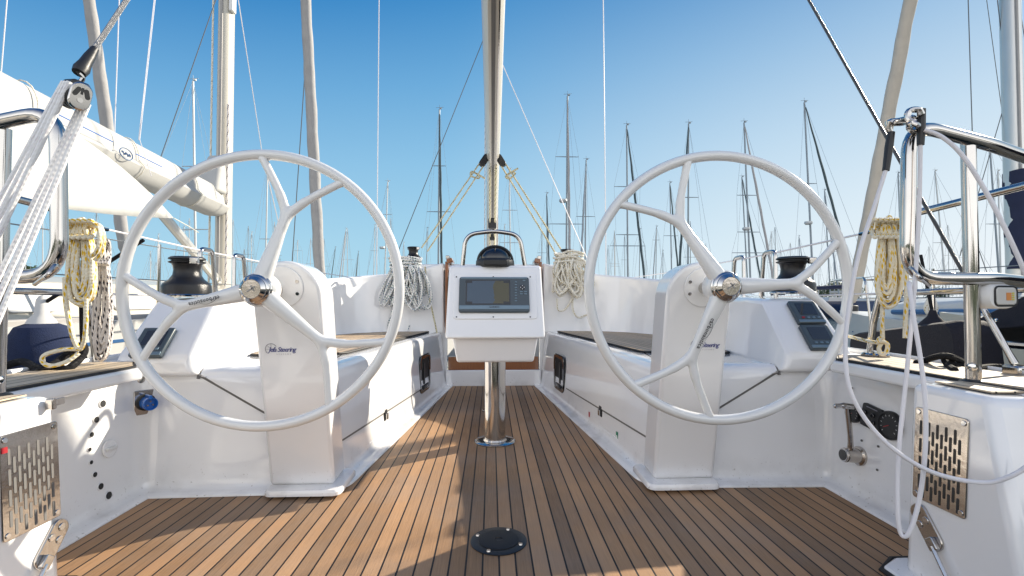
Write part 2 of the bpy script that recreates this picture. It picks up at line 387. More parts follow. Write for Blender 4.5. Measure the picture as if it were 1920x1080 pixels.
# hull skin of the boat we stand on
hl = []
for y, b in ((.9, 1.46), (2.5, 1.51), (4.5, 1.56), (7, 1.6), (9, 1.1), (10.6, .15)):
    hl.append([(-b, y, .45), (-b*.96, y, .0), (-b*.8, y, -.5), (0, y, -.8), (b*.8, y, -.5), (b*.96, y, 0), (b, y, .45)])
o = MB().loft(hl, closed=False).build('hull', 'hullwhite'); tag(o, 'white hull of the sailing boat in the foreground, below its decks', 'boat hull')

# ================================================================== cockpit sides, benches, coamings
PA = [(.40, 4.07), (.625, 1.90), (1.32, 1.88), (1.31, 1.12)]
path = [(p.x, p.y) for p in bend([(x, y, 0) for x, y in PA], [.075, .06], 8)]
# refine the long inboard run
ref = [path[0]]
for k in range(1, 8): ref.append((path[0][0]+(path[1][0]-path[0][0])*k/8, path[0][1]+(path[1][1]-path[0][1])*k/8))
path = ref+path[1:]
isp = next(i for i, p in enumerate(path) if p[0] > 1.262)
LOW = [(-.062, .001), (-.062, .006), (-.056, .010), (-.024, .011), (-.011, .016), (-.003, .028), (.0, .045), (.004, .08)]
prof_b = LOW+[(.030, .395), (.034, .42), (.042, .438), (.055, .448), (.08, .4505)]
prof_s = LOW+[(.030, .395), (.034, .42), (.040, .438)]
def lean(z): return .004+.026*(z-.08)/.315
bench = {}
for s in (1, -1):
    side = 'right' if s > 0 else 'left'
    b = thing('cockpit_bench', 'white moulded %s cockpit bench with teak slats on its seat' % ('right' if s > 0 else 'left'), 'bench', (.8*s, 3.0, 0)); bench[s] = b
    LB = sweep(path, prof_b, s)
    MB().loft(LB[:isp+1], closed=False).build('base', 'gel', b, angle=60)
    top = [Vector((l[-1].x-.001*s, l[-1].y, .4518)) for l in sweep(path[:isp+1], [(.072, .45)], s)]
    top += [Vector((1.32*s, 2.4, .4518)), Vector((1.36*s, 3.4, .4518)), Vector((1.0*s, 4.12, .4518)), Vector((.45*s, 4.12, .4518))]
    MB().poly(top).build('seat_top', 'gel', b)
    # hinged locker lid wrapping the corner
    lp = []
    i0 = 3
    for i, p in enumerate(path[:isp+1]):
        if i < i0: continue
        if p[0] > 1.14: break
        lp.append(p)
    yw = lambda x: 1.90-.02*(x-.625)/.695
    lp += [(1.0, yw(1.0)), (1.135, yw(1.135))]
    def zl(p):
        if p[1] > 1.97: return .125+.03*(3.2-p[1])/1.25
        if p[0] < .66: return .155
        return .155+.275*(p[0]-.66)/.475
    def pl(i): z0 = zl(lp[i]); return [(lean(z0)+.004, z0), (lean(z0)-.006, z0+.003), (lean(.395)-.009, max(z0+.008, .395)), (.027, .425), (.037, .445), (.054, .4565), (.09, .4575)]
    # insert extra stations on the aft run
    q = []
    for i, p in enumerate(lp):
        if i and abs(p[0]-lp[i-1][0]) > .1:
            for k in range(1, 5): q.append((lp[i-1][0]+(p[0]-lp[i-1][0])*k/5, lp[i-1][1]+(p[1]-lp[i-1][1])*k/5))
        q.append(p)
    lp = q
    lid = MB().loft(sweep(lp, pl, s), closed=False)
    lid.build('locker_lid', 'gel', b, angle=50)
    def pg(i): z0 = zl(lp[i]); return [(lean(z0)-.002, z0+.002), (lean(z0)-.002, z0-.008)]
    MB().loft(sweep(lp, pg, s), closed=False).build('lid_gap', 'gap', b)
    e0 = Vector((1.140*s, yw(1.14)+.02, .43)); MB().tube([e0+Vector((0, .004, -.012)), e0+Vector((.002*s, .012, .008)), e0+Vector((-.012*s, .045, .024))], .006, 6).build('lid_gap', 'gap', b)
    # teak slats
    sl = [(.53, 3.98), (.735, 2.44), (.76, 2.40), (1.13, 2.34), (1.16, 2.36), (1.20, 2.7), (1.24, 3.2), (1.20, 3.45), (1.06, 3.75), (.86, 3.92)]
    a = [(x*s, y, .4585) for x, y in sl]
    MB().prism(a, (0, 0, .005)).build('seat_slats', 'teak_seat_r' if s > 0 else 'teak_seat_l', b)
    MB().tube(a, .006, 6, closed=True).build('seat_caulk', 'caulk', b)
    # plane of the inboard face for fittings
    p0 = Vector(((.40+.03)*s, 4.07, .40)); v1 = Vector((.225*s, -2.17, 0)); v2 = Vector((-.026*s, 0, -.315)); n = v1.cross(v2).normalized()
    if n.x*s > 0: n = -n
    ux = Vector((0, 1, 0)); ux = (ux-n*ux.dot(n)).normalized()
    def fr(px, py): o = at_plane(px, py, p0, n); m = frame(o, v1.normalized()*s, (0, 0, 1)); return m
    c = (1050, 699) if s > 0 else (795, 699)
    fm = fr(*c)
    ring = MB(); lo = rrect(.30, .26, .05, 5); li = rrect(.24, .205, .035, 5)
    ring.loft([[fm @ (p+Vector((0, 0, z))) for p in l] for l, z in ((lo, 0), (lo, .008), ([p*.96 for p in lo], .013), ([p*1.03 for p in li], .012), (li, .004))], caps=False)
    ring.build('locker_frame', 'blackgloss', b)
    r2 = MB(); plate(r2, fm, .245, .21, .035, .0015, .003); r2.build('locker_opening', 'caulk', b)
    r3 = MB(); plate(r3, fm, .035, .15, .008, .003, .010, .02*s, 0); r3.box(fm @ Vector((0, -.088, .008)), (.02, .2, .018)); r3.build('locker_handle', 'black', b, bevel=.003)
    # latch
    fm = fr(1127, 771) if s > 0 else fr(722, 778)
    l = MB(); plate(l, fm, .040, .055, .005, 0, .006); lt_ = l.build('latch', 'black', b, bevel=.002); l = MB(); plate(l, fm, .020, .032, .004, .006, .016, 0, -.006); l.build('catch', 'steel', lt_, bevel=.002)
    if s > 0:
        fm = fr(1105, 778); l = MB(); plate(l, fm, .02, .034, .001, 0, .0015); l.build('red_sticker', 'red', b)
        fm = fr(1157, 818); l = MB(); plate(l, fm, .024, .042, .001, 0, .0015); g = l.build('green_sticker', 'green', b)
        l = MB(); disc(l, fm, 0, -.002, .008, .0015, .0022); plate(l, fm, .014, .006, .001, .0015, .0022, 0, -.012); l.build('pictogram', 'white', g)
    # low recess moulded in the foot of the bench
    fm = fr(1142, 808) if s > 0 else fr(733, 812)
    fm = fr(1140, 800) if s > 0 else fr(712, 806)
    l = MB(); plate(l, fm, .30, .02, .008, -.002, .004, 0, -.03); l.build('foot_moulding', 'gel', b, bevel=.003)
    # cockpit side (aft of the bench)
    o = MB().loft([l[:-2] for l in LB[isp:]], closed=False).build('side_wall', 'gel', angle=60)
    tag(o, 'white cockpit side wall on the %s, %s' % (side, 'behind the throttle lever' if s > 0 else 'with a curved row of round holes'), 'cockpit wall')
    # coaming, winch plinth and cabin end as one moulding
    st = [((1.13, 1.885, .43), (1.165, 1.89, .50), (1.43, 1.89, .50), (1.46, 1.885, .43)),
          ((1.13, 1.96, .43), (1.17, 2.085, .722), (1.41, 2.085, .722), (1.47, 1.96, .43))]
    body = [((1.16, 2.25, .43), (1.19, 2.27, .732), (1.43, 2.27, .732), (1.50, 2.25, .43)),
            ((1.19, 2.6, .43), (1.23, 2.6, .745), (1.46, 2.6, .745), (1.54, 2.6, .43)),
            ((1.24, 3.2, .43), (1.29, 3.2, .835), (1.48, 3.2, .835), (1.54, 3.2, .43)),
            ((1.19, 3.65, .43), (1.23, 3.68, .88), (1.47, 3.85, .88), (1.54, 3.9, .43)),
            ((1.03, 3.93, .43), (1.06, 3.97, .915), (1.38, 4.4, .91), (1.5, 4.5, .43)),
            ((.80, 4.05, .43), (.82, 4.08, .945), (1.2, 4.7, .94), (1.3, 4.8, .43)),
            ((.60, 4.075, .43), (.62, 4.10, .985), (.9, 4.85, .98), (1.0, 4.9, .43)),
            ((.405, 4.08, .43), (.415, 4.09, 1.035), (.5, 4.95, 1.02), (.5, 4.95, .43))]
    rails = [sm([b_[k] for b_ in body], 4) for k in range(4)]
    loops = [[Vector((p[0]*s, p[1], p[2])) for p in l] for l in st]+[[Vector((rails[k][i].x*s, rails[k][i].y, rails[k][i].z)) for k in range(4)] for i in range(len(rails[0]))]
    # bulge the inner face a little with a mid rail
    L2 = []
    for l in loops: L2.append([l[0], l[0].lerp(l[1], .5)+Vector((.006*s, 0, 0)), l[1], l[2], l[3]])
    cmg = MB().loft(L2)
    o = cmg.build('coaming', 'gel', bevel=.03, seg=4, angle=50)
    tag(o, 'white moulded backrest coaming curving around the %s bench' % side, 'coaming')
    # lower bulkhead beside the companionway, below seat level
    mb = MB().box((.45*s, 4.11, .24), (.12, .05, .5)); o = mb.build('bulkhead_panel', 'gel'); tag(o, 'narrow white bulkhead strip at the %s of the companionway' % side, 'bulkhead')

# companionway: wooden trims, doors, threshold
cw = thing('companionway', 'varnished wooden companionway entrance behind the plotter console', 'companionway', (0, 4.1, 0))
for s in (1, -1):
    MB().box((.392*s, 4.075, .74), (.026, .05, .60)).build('trim', 'wood', cw, bevel=.005)
    MB().box((.366*s, 4.05, .66), (.022, .06, .50)).build('door_leaf', 'blackgloss', cw, bevel=.006)
    MB().box((.365*s, 4.12, 1.045), (.05, .22, .035), Matrix.Rotation(R(18*s), 3, 'Y')).build('hatch_slide', 'wood', cw, bevel=.006)
    MB().box((.385*s, 4.10, 1.075), (.03, .12, .03)).build('slide_stop', 'steel', cw, bevel=.004)
MB().box((0, 4.10, .185), (.76, .03, .11)).build('washboard', 'wood', cw, bevel=.004)
MB().box((0, 4.085, .064), (.80, .05, .135)).build('threshold', 'gel', cw, bevel=.008)
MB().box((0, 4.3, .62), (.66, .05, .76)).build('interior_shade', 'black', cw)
MB().box((0, 4.6, 1.0), (1.3, .9, .05)).build('sliding_hatch', 'gel', cw, bevel=.015)
cr_ = []
for y, w, h in ((4.7, 1.25, .98), (5.5, 1.28, 1.0), (6.8, 1.2, 1.0), (8.2, .9, .9), (9.0, .6, .72)):
    cr_.append([(-w, y, .5), (-w*.93, y, h-.06), (-w*.8, y, h), (w*.8, y, h), (w*.93, y, h-.06), (w, y, .5)])
o = MB().loft(cr_).build('coachroof', 'gel', bevel=.03, seg=3); tag(o, 'white cabin roof forward of the cockpit', 'cabin roof')

# ================================================================== aft lockers with vents
box_ = {}
for s in (1, -1):
    side = 'right' if s > 0 else 'left'; zt = .493+.008*s
    b = thing('transom_locker', 'white moulded locker block at the %s edge of the cockpit, with a steel vent grille' % side, 'locker', (1.3*s, 1.15, 0)); box_[s] = b
    xi = 1.067
    v = [(xi*s, 1.25, 0), ((xi+.03)*s, 1.25, zt), (1.34*s, 1.25, zt), (1.34*s, 1.25, 0),
         (xi*s, .93, 0), ((xi+.03)*s, 1.045, zt), (1.5*s, .98, zt-.01), (1.5*s, .86, 0)]
    MB().add(v, [(0, 1, 2, 3), (4, 7, 6, 5), (0, 4, 5, 1), (1, 5, 6, 2), (0, 3, 7, 4), (3, 2, 6, 7)]).build('block', 'gel', b, bevel=.022, seg=4, angle=50)
    MB().prism([((xi-.045)*s, 1.26, .002), ((xi+.02)*s, 1.30, .002), (1.34*s, 1.30, .002), (1.34*s, .8, .002), ((xi-.05)*s, .8, .002)], (0, 0, .012)).build('foot_flange', 'gel', b, bevel=.006)
    MB().tube([((xi-.055)*s, .8, .002), ((xi-.05)*s, 1.26, .002), ((xi+.02)*s, 1.31, .002), (1.34*s, 1.31, .002)], .008, 6).build('flange_caulk', 'caulk', b)
    MB().prism([((xi+.075)*s, 1.225, zt+.002), ((xi+.16)*s, 1.225, zt+.002), ((xi+.16)*s, 1.08, zt+.002), ((xi+.075)*s, 1.08, zt+.002)], (0, 0, .004)).build('teak_inlay', 'teak_deck', b)
    # face frame: x axis towards the stern, y up, z into the cockpit
    p0 = Vector((xi*s, 1.2, 0)); v2 = Vector((.03*s, 0, zt)); n = Vector((0, -1, 0)).cross(v2).normalized()
    if n.x*s > 0: n = -n
    def ff(px, py):
        o = at_plane(px, py, p0, n); return frame(o, Vector((0, -s, 0)), v2)
    fm = ff(1763, 862) if s > 0 else ff(57, 897)
    vg = MB(); plate(vg, fm, .142, .232, .008, 0, .004); g = vg.build('vent_grille', 'brushed', b, bevel=.0015)
    sl = MB()
    for c in range(10):
        x = -.052+c*.0115
        for r in range(4):
            y = .066-r*.0455 - (.021 if c % 2 else 0)
            if abs(y) > .092: continue
            plate(sl, fm, .0062, .036, .003, .004, .0048, x, y)
    sl.build('slots', 'gap' if s < 0 else 'black', g)  # left slots paler: a lit interior painted into the slot colour
    for sx in (-1, 1):
        for sy in (-1, 1):
            d = MB(); disc(d, fm, .060*sx, .104*sy, .0065, .004, .0062); d.build('screw', 'chrome', g, bevel=.001)
    # gate hook
    c = (1740, 988) if s > 0 else (94, 1020)
    fm = ff(*c); ang = R(-52 if s > 0 else 52+180)
    fr2 = fm @ Matrix.Rotation(R(-50) if s > 0 else R(50), 4, 'Z') @ Matrix.Rotation(0 if s > 0 else math.pi, 4, 'Z')
    h = MB(); plate(h, fr2, .112, .048, .021, 0, .007); hp = h.build('hook_plate', 'brushed', b, bevel=.002)
    for x, y in ((-.038, 0), (-.012, .011), (-.010, -.012)):
        d = MB(); disc(d, fr2, x, y, .0088, .007, .0095); d.build('screw', 'chrome', hp, bevel=.0015)
    k = MB(); plate(k, fr2, .03, .024, .004, .007, .018, .04, 0); k.build('hinge_block', 'steel', hp, bevel=.002)
    k = MB().tube([fr2 @ Vector((.045, 0, .016)), fr2 @ Vector((.23, 0, .024))], .0052, 10); k.build('rod', 'chrome', hp)
    if s < 0:
        fm = ff(103, 754); k = MB(); plate(k, fm, .046, .017, .003, 0, .005); kk = k.build('strike_plate', 'steel', b, bevel=.0015)
        for x in (-.004, -.016): d = MB(); disc(d, fm, -x if False else x, 0, .0042, .005, .0066); d.build('screw', 'chrome', kk)
        k = MB(); plate(k, fm, .012, .026, .003, .004, .022, .022 if s > 0 else -.026, 0); k.build('catch', 'brushed', kk, bevel=.002)
        fm = ff(4, 845); k = MB(); plate(k, fm, .013, .013, .001, .0045, .0055); k.build('red_sticker', 'red', b)

# ================================================================== fittings on the cockpit sides
def wallL(px, py): return frame(at_plane(px, py, (-1.321, 1.5, .1), (1, 0, .083)), (0, 1, 0), (-.083, 0, 1))
def wallR(px, py): return frame(at_plane(px, py, (1.321, 1.5, .1), (-1, 0, .083)), (0, -1, 0), (.083, 0, 1))
hs = thing('drain_holes', 'curved row of eight round black holes in the left cockpit wall', 'holes', at(185, 930, X=-1.32))
for px, py, r in ((192, 757, .0115), (180, 787, .0100), (171, 815, .0080), (167, 843, .0062), (170, 867, .0062), (177, 890, .0080), (188, 912, .0100), (203, 929, .0120)):
    fm = wallL(px, py); d = MB(); disc(d, fm, 0, 0, r*1.25, -.002, .002, 20); rim = d.build('rim', 'gel2', hs, bevel=.001)
    d = MB(); disc(d, fm, 0, 0, r, .002, .0032, 20); d.build('hole', 'caulk', rim)
fm = wallL(204, 841); cv = thing('inspection_cover', 'round white inspection cover beside the curved row of holes', 'cover', fm.translation)
d = MB(); disc(d, fm, 0, 0, .030, -.001, .006, 28); d.build('lid', 'gel', cv, bevel=.002)
d = MB(); plate(d, fm, .044, .011, .004, .006, .015); d.build('grip', 'white', cv, bevel=.002)
fm = wallL(268, 752); fm = frame(fm.translation+Vector((.020, -.018, 0)), (.62, .78, 0), (0, 0, 1)); sp_ = thing('shore_power_inlet', 'blue shore power inlet socket on a square steel plate, left cockpit corner', 'power inlet', fm.translation)
d = MB(); plate(d, fm, .072, .092, .006, -.001, .006); d.build('backplate', 'steel', sp_, bevel=.002)
ax = (fm.to_3x3() @ Vector((0, 0, 1)))
d = MB().lathe([(.030, .004), (.031, .012), (.024, .014)], fm.translation, ax); d.build('collar', 'black', sp_)
d = MB().lathe([(.022, .012), (.0235, .016), (.0235, .060), (.0215, .062), (.019, .058), (.019, .045), (0, .045)], fm.translation, ax); sk = d.build('socket', 'blue', sp_)
d = MB(); plate(d, fm, .010, .014, .002, .014, .060, 0, .024); d.build('key', 'blue', sk, bevel=.001)
d = MB()
for a in (90, 210, 330): disc(d, fm, .009*math.cos(R(a)), .009*math.sin(R(a)), .0028, .045, .058, 8)
d.build('pins', 'steel', sk)
fm = wallL(282, 704); fm = frame(fm.translation+Vector((.020, -.018, 0)), (.62, .78, 0), (0, 0, 1)); sw = thing('shower_fitting', 'chrome pull-out shower fitting with dark cap above the blue socket', 'fitting', fm.translation)
d = MB(); disc(d, fm, .0, 0, .036, -.001, .006, 24); d.build('rim', 'steel', sw, bevel=.002)
d = MB(); disc(d, fm, .004, .002, .026, .006, .009, 24); d.build('cap', 'black', sw, bevel=.001)
d = MB().lathe([(.012, 0), (.013, .004), (.013, .030), (.008, .034)], fm @ Vector((-.045, -.005, 0)), ax, 16); d.build('spray_head', 'chrome', sw)

# engine controls on the right
fm = wallR(1612, 855); th = thing('throttle_lever', 'chrome engine throttle lever with T handle on the right cockpit wall', 'lever', fm.translation)
ax = fm.to_3x3() @ Vector((0, 0, 1)); c0 = fm.translation
d = MB().lathe([(.034, -.002), (.034, .006), (.026, .010), (.024, .050), (.026, .055)], c0, ax); d.build('boss', 'brushed', th)
d = MB().lathe([(.022, .052), (.024, .056), (.024, .062), (.020, .064)], c0, ax); d.build('ring', 'chrome', th)
d = MB().lathe([(.019, .062), (.019, .0655), (0, .066)], c0, ax); d.build('cap', 'blackgloss', th)
tp = at(1589, 766, X=1.27)
d = MB().tube(sm([fm @ Vector((0, .01, .042)), fm @ Vector((.008, .05, .044)), tp], 5), [.010]*5+[.009]*5+[.0075], 10); d.build('arm', 'brushed', th)
d = MB().tube(sm([tp+Vector((-.045, .01, .006)), tp+Vector((-.02, .002, .010)), tp+Vector((.0, 0, .008)), tp+Vector((.022, -.004, .006))], 4), [.005]+[.009]*4+[.012]*4+[.011]*3+[.007], 10); d.build('grip', 'chrome', th)
ep = thing('engine_panel', 'black engine instrument panel with push buttons between two round gauges', 'panel', wallR(1645, 785).translation)
fm = wallR(1638, 783) @ Matrix.Rotation(R(-8), 4, 'Z'); d = MB(); plate(d, fm, .088, .082, .008, -.001, .012); pn = d.build('panel', 'black', ep, bevel=.002)
for x, y in ((-.025, .010), (.012, .010), (-.02, -.014), (.018, -.014)): d = MB(); disc(d, fm, x, y, .008, .012, .019); d.build('button', 'blackgloss', pn, bevel=.002)
d = MB(); plate(d, fm, .05, .003, .001, .012, .0126, .0, .032); d.build('lettering_strip', 'inkgrey', pn)
for px, py, r, nm in ((1603, 775, .034, 'alarm_gauge'), (1672, 798, .048, 'rev_counter')):
    fm = wallR(px, py); d = MB(); c0 = fm.translation
    d.lathe([(r, -.002), (r*1.02, .008), (r*.95, .015), (r*.86, .015), (r*.84, .011)], c0, ax, 28); g = d.build(nm, 'black', ep)
    d = MB(); disc(d, fm, 0, 0, r*.86, .008, .0105, 28); d.build('dial', 'blackgloss', g)
    d = MB()
    for k in range(11):
        a = R(220-26*k); q = fm @ Matrix.Rotation(a, 4, 'Z'); plate(d, q, r*.12, r*.03, .0005, .0105, .0112, r*.68, 0)
    d.build('scale', 'white', g)
    d = MB(); q = fm @ Matrix.Rotation(R(205), 4, 'Z'); plate(d, q, r*.5, r*.05, .0005, .0112, .012, r*.25, 0); d.build('needle', 'red', g)
sc_ = thing('wall_screws', 'small dark screw heads around the throttle lever on the right wall', 'screws', wallR(1644, 880).translation)
for px, py in ((1647, 837), (1616, 826), (1645, 881), (1615, 868), (1598, 728)):
    fm = wallR(px, py); d = MB(); disc(d, fm, 0, 0, .0042, 0, .0025, 10); d.build('screw', 'gap', sc_)

# round black floor fitting
fp = thing('floor_socket', 'round black table socket plate set in the teak floor', 'floor socket', (.003, 1.46, 0))
c0 = Vector((.003, 1.46, 0))
MB().lathe([(.084, .001), (.084, .003), (.081, .0045), (.060, .0045)], c0, n=40).build('rim', 'black', fp)
MB().lathe([(.060, .003), (.060, .0065), (.057, .0075), (.012, .0075), (.011, .003), (0, .003)], c0, n=40).build('plug', 'caulk', fp)
for k in range(4):
    a = R(45+90*k+20); MB().lathe([(.007, .005), (.006, .0075), (0, .0078)], c0+Vector((.07*math.cos(a), .07*math.sin(a), 0)), n=10).build('screw', 'steel', fp)

# ================================================================== steering pedestals and wheels
def pedestal(s):
    side = 'right' if s > 0 else 'left'
    X = .722*s
    t = thing('steering_pedestal', 'white steering pedestal carrying the %s wheel, with blue script lettering' % side, 'pedestal', (X, 1.9, .012))
    fy = lambda z: 1.855-.22*z
    w = .118; out = [(-w, .03), (w, .03), (w, .735)]
    for k in range(1, 16): a = math.pi*k/16; out.append((w*math.cos(a), .735+w*math.sin(a)))
    out.append((-w, .735))
    l = lambda dy, k=1.: [Vector((X+x*k, fy(z)+dy, z)) for x, z in out]
    MB().loft([l(0), l(.15, .96)]).build('column', 'gel2', t, bevel=.014, seg=3, angle=50)
    b = MB(); pl = [(x*1., y) for x, y in ()]
    fm = frame((X-.018*s, 1.905, .012), (1, 0, 0), (0, 1, 0)); r_ = rrect(.275, .235, .03)
    b.loft([[fm @ (p*k+Vector((0, 0, z))) for p in r_] for k, z in ((1.0, 0), (1., .012), (.965, .020))]); b.build('base_plate', 'gel', t)
    fn = Vector((0, -1, -.22)).normalized()
    def pf(x, z): return frame((X+x, fy(z), z), (1, 0, 0), (0, -.22, 1))
    fm = pf(.012*s, .765); d = MB(); disc(d, fm, 0, 0, .072, 0, .005, 36); bp = d.build('bearing_plate', 'gel', t, bevel=.002)
    for a in (20, -25): d = MB(); disc(d, fm, .056*math.cos(R(a))*(1 if s < 0 else -1), .056*math.sin(R(a)), .006, .005, .007, 10); d.build('screw', 'steel', bp)
    fm = pf(-.040, .545) if s < 0 else pf(.030, .555)
    fm = fm @ Matrix.Diagonal((.78, .80, 1, 1)); lt = text_mb('Jefa Steering', .031, fm @ Matrix.Translation((.012, 0, .0015)), shear=.35, bold=.0003, space=.82); lo = lt.build('lettering', 'ink', t)
    text_mb('SYSTEMS', .0085, fm @ Matrix.Translation((.018, -.021, .0015)), space=2.2).build('small_lettering', 'inkgrey', lo)
    arc = [fm @ Vector((-.035+.026*math.cos(R(a)), .002+.026*math.sin(R(a)), .0015)) for a in range(30, 221, 10)]
    e = MB().tube(arc, .0009, 5)
    for a in (90, 135, 180): e.tube([fm @ Vector((-.035, .002, .0015)), fm @ Vector((-.035+.026*math.cos(R(a)), .002+.026*math.sin(R(a)), .0015))], .0004, 4)
    e.build('wheel_emblem', 'inkgrey', lo)
    return t
def wheel(s, angs, tilt_txt):
    side = 'right' if s > 0 else 'left'
    c = at(492, 543, Y=1.585) if s < 0 else at(1350, 538, Y=1.565)
    Rr = .436
    t = thing('helm', 'large white three-spoke steering wheel on the %s' % side, 'steering wheel', c)
    rim = [c+Vector((Rr*math.cos(2*math.pi*k/96), 0, Rr*math.sin(2*math.pi*k/96))) for k in range(96)]
    MB().tube(rim, .0168, 14, closed=True).build('rim', 'wheel', t, angle=80)
    def pol(a, r, y=0): return c+Vector((r*math.cos(R(a)), y, r*math.sin(R(a))))
    for i, a in enumerate(angs):
        m = MB()
        stem = [pol(a, r, y) for r, y in ((.0, -.030), (.06, -.028), (.12, -.020), (.18, -.012), (.235, -.004), (.262, 0))]
        m.tube(sm(stem, 4), [.0335-.0145*min(1, k/13) for k in range(21)], 14)
        for d in (-1, 1):
            br = [pol(a, .235, -.004), pol(a+d*2.0, .262, 0), pol(a+d*9., .325, 0), pol(a+d*18.5, Rr-.004, 0)]
            m.tube(sm(br, 5), [.0185]*5+[.0165]*5+[.0145]*5+[.0165], 12)
        for v in m.v: v.y = c.y + (v.y-c.y)*.78-.003
        o = m.build('spoke', 'wheel', t)
        rm = o.modifiers.new('remesh', 'REMESH'); rm.mode = 'VOXEL'; rm.voxel_size = .0042; rm.use_smooth_shade = True
        sm_ = o.modifiers.new('smooth', 'SMOOTH'); sm_.factor = .5; sm_.iterations = 14
    MB().lathe([(.052, .02), (.056, .0), (.055, -.028), (.048, -.036)], c, (0, 1, 0), 32).build('boss', 'wheel', t)
    hub = MB().lathe([(.046, .028), (.049, .034), (.049, .040), (.045, .044), (.047, .047), (.047, .053), (.043, .058), (.040, .060), (.040, .066), (.030, .076), (.0285, .074)], c, (0, -1, 0), 40)
    h = hub.build('hub_cap', 'chrome', t)
    MB().lathe([(.0285, .0745), (.0, .075)], c, (0, -1, 0), 32).build('hub_badge', 'brushed', h)
    fm = frame(c+Vector((0, -.0755, 0)), (1, 0, 0), (0, 0, 1)); e = MB(); q = fm @ Matrix.Rotation(R(35), 4, 'Z'); plate(e, q, .03, .004, .001, 0, .001); plate(e, q, .004, .02, .001, 0, .001, .005, 0); e.build('hub_emblem', 'grey', h)
    MB().tube([c, c+Vector((0, .13, 0))], .022, 16).build('shaft', 'steel', t)
    # maker's lettering on one spoke
    a, rot = tilt_txt
    fm = frame(pol(a, .165, -.0365), (math.cos(R(rot)), .165, math.sin(R(rot))), (-math.sin(R(rot)), 0, math.cos(R(rot))))
    lt = text_mb('carbonautica', .0185, fm, bold=.0004, space=1.12); lo = lt.build('lettering', 'inkdark', t)
    arc = [fm @ Vector((-.012+.055*math.cos(R(q)), -.043+.055*math.sin(R(q)), .0003)) for q in range(60, 131, 7)]
    MB().tube(arc, .0007, 5).build('swoosh', 'inkdark', lo)
    return t
pedestal(-1); pedestal(1)
wheel(-1, (72.5, 192.5, 318.5), (192.5, 192.5)); wheel(1, (122.5, 2.5, 246.5), (246.5, 246.5))

# ================================================================== plotter console on its pole
cs = thing('plotter_console', 'white console with chart plotter on a steel pole in the middle of the cockpit', 'console', (0, 2.45, 0))
yb, yt, zb, zt = 2.28, 2.42, .535, .893
def tilt(x, z, d=0):
    k = (z-zb)/(zt-zb); return Vector((x, yb+(yt-yb)*k+d, z))
def cl(w0, w1, z0, z1, d): return [tilt(-w0, z0, d), tilt(w0, z0, d), tilt(w1, z1, d), tilt(-w1, z1, d)]
MB().loft([cl(.238, .232, zb, zt, 0), [Vector((-.215, 2.60, .56)), Vector((.215, 2.60, .56)), Vector((.21, 2.60, .885)), Vector((-.21, 2.60, .885))]]).build('housing', 'gel', cs, bevel=.016, seg=4, angle=50)
MB().loft([[Vector((-.185, 2.34, .418)), Vector((.185, 2.34, .418)), Vector((.185, 2.56, .418)), Vector((-.185, 2.56, .418))], [Vector((-.205, 2.315, .54)), Vector((.205, 2.315, .54)), Vector((.205, 2.6, .54)), Vector((-.205, 2.6, .54))]]).build('lower_box', 'gel2', cs, bevel=.012, seg=3, angle=50)
ctr = tilt(0, (zb+zt)/2); up_ = Vector((0, yt-yb, zt-zb)); fm = frame(ctr, (1, 0, 0), up_)
def pp(px, py): q = fm.inverted() @ at_plane(px, py, ctr, fm.to_3x3() @ Vector((0, 0, 1))); return q.x, q.y
x0, y0 = pp(852, 599); x1, y1 = pp(1006, 513)
pan = MB(); plate(pan, fm, .405, y1-y0, .015, -.001, .005, 0, (y0+y1)/2); pn = pan.build('face_panel', 'gel', cs, bevel=.004, seg=3)
for px in (856, 925, 994):
    for py in (520, 595): x, y = pp(px, py); d = MB(); disc(d, fm, x, y, .0036, .005, .007, 10); d.build('screw', 'inkdark', pn)
gx0, gy0 = pp(860, 588); gx1, gy1 = pp(991, 522); gw, gh = gx1-gx0, gy1-gy0; gc = ((gx0+gx1)/2, (gy0+gy1)/2)
g = MB(); plate(g, fm, gw, gh, .012, .004, .020, *gc); gp = g.build('chart_plotter', 'device', cs, bevel=.005, seg=3)
d = MB(); plate(d, fm, gw*.985, gh*.12, .004, .018, .0225, gc[0], gc[1]-gh*.37); bz = d.build('lower_trim', 'device_lt', gp, bevel=.002)
d = MB(); plate(d, fm, gw*.95, gh*.055, .003, .018, .0215, gc[0], gc[1]+gh*.465); d.build('upper_trim', 'device_lt', gp, bevel=.002)
text_mb('GARMIN', .011, fm @ Matrix.Translation((gc[0], gc[1]-gh*.365, .0232)), bold=.0003, space=1.2).build('lettering', 'inkdark', bz)
sx0, sy0 = pp(874.5, 573); sx1, sy1 = pp(955, 529)
d = MB(); plate(d, fm, (sx1-sx0)*1.03, (sy1-sy0)*1.04, .003, .018, .0208, (sx0+sx1)/2, (sy0+sy1)/2); d.build('screen_surround', 'blackgloss', gp)
d = MB(); plate(d, fm, (sx1-sx0)*.97, (sy1-sy0)*.95, .001, .0208, .0212, (sx0+sx1)/2, (sy0+sy1)/2); d.build('screen', 'chart', gp)
for bx_, by_ in ((879.5, 531.5), (950, 531.5), (879.5, 570.5), (950, 570.5)):
    x, y = pp(bx_, by_); d = MB(); plate(d, fm, .032, .012, .001, .0212, .0215, x, y); d.build('data_box', 'screen', gp)
for py in (532, 537, 542, 547, 552, 557, 562, 567): x, y = pp(967, py); d = MB(); plate(d, fm, .012, .006, .0028, .019, .023, x, y); d.build('button', 'device_lt', gp, bevel=.0012)
x, y = pp(979, 542); d = MB(); disc(d, fm, x, y, .014, .019, .022, 24); k = d.build('rocker_pad', 'blackgloss', gp, bevel=.002)
for a in (0, 90, 180, 270): d = MB(); disc(d, fm, x+.009*math.cos(R(a)), y+.009*math.sin(R(a)), .0022, .022, .0235, 8); d.build('arrow_key', 'white', k)
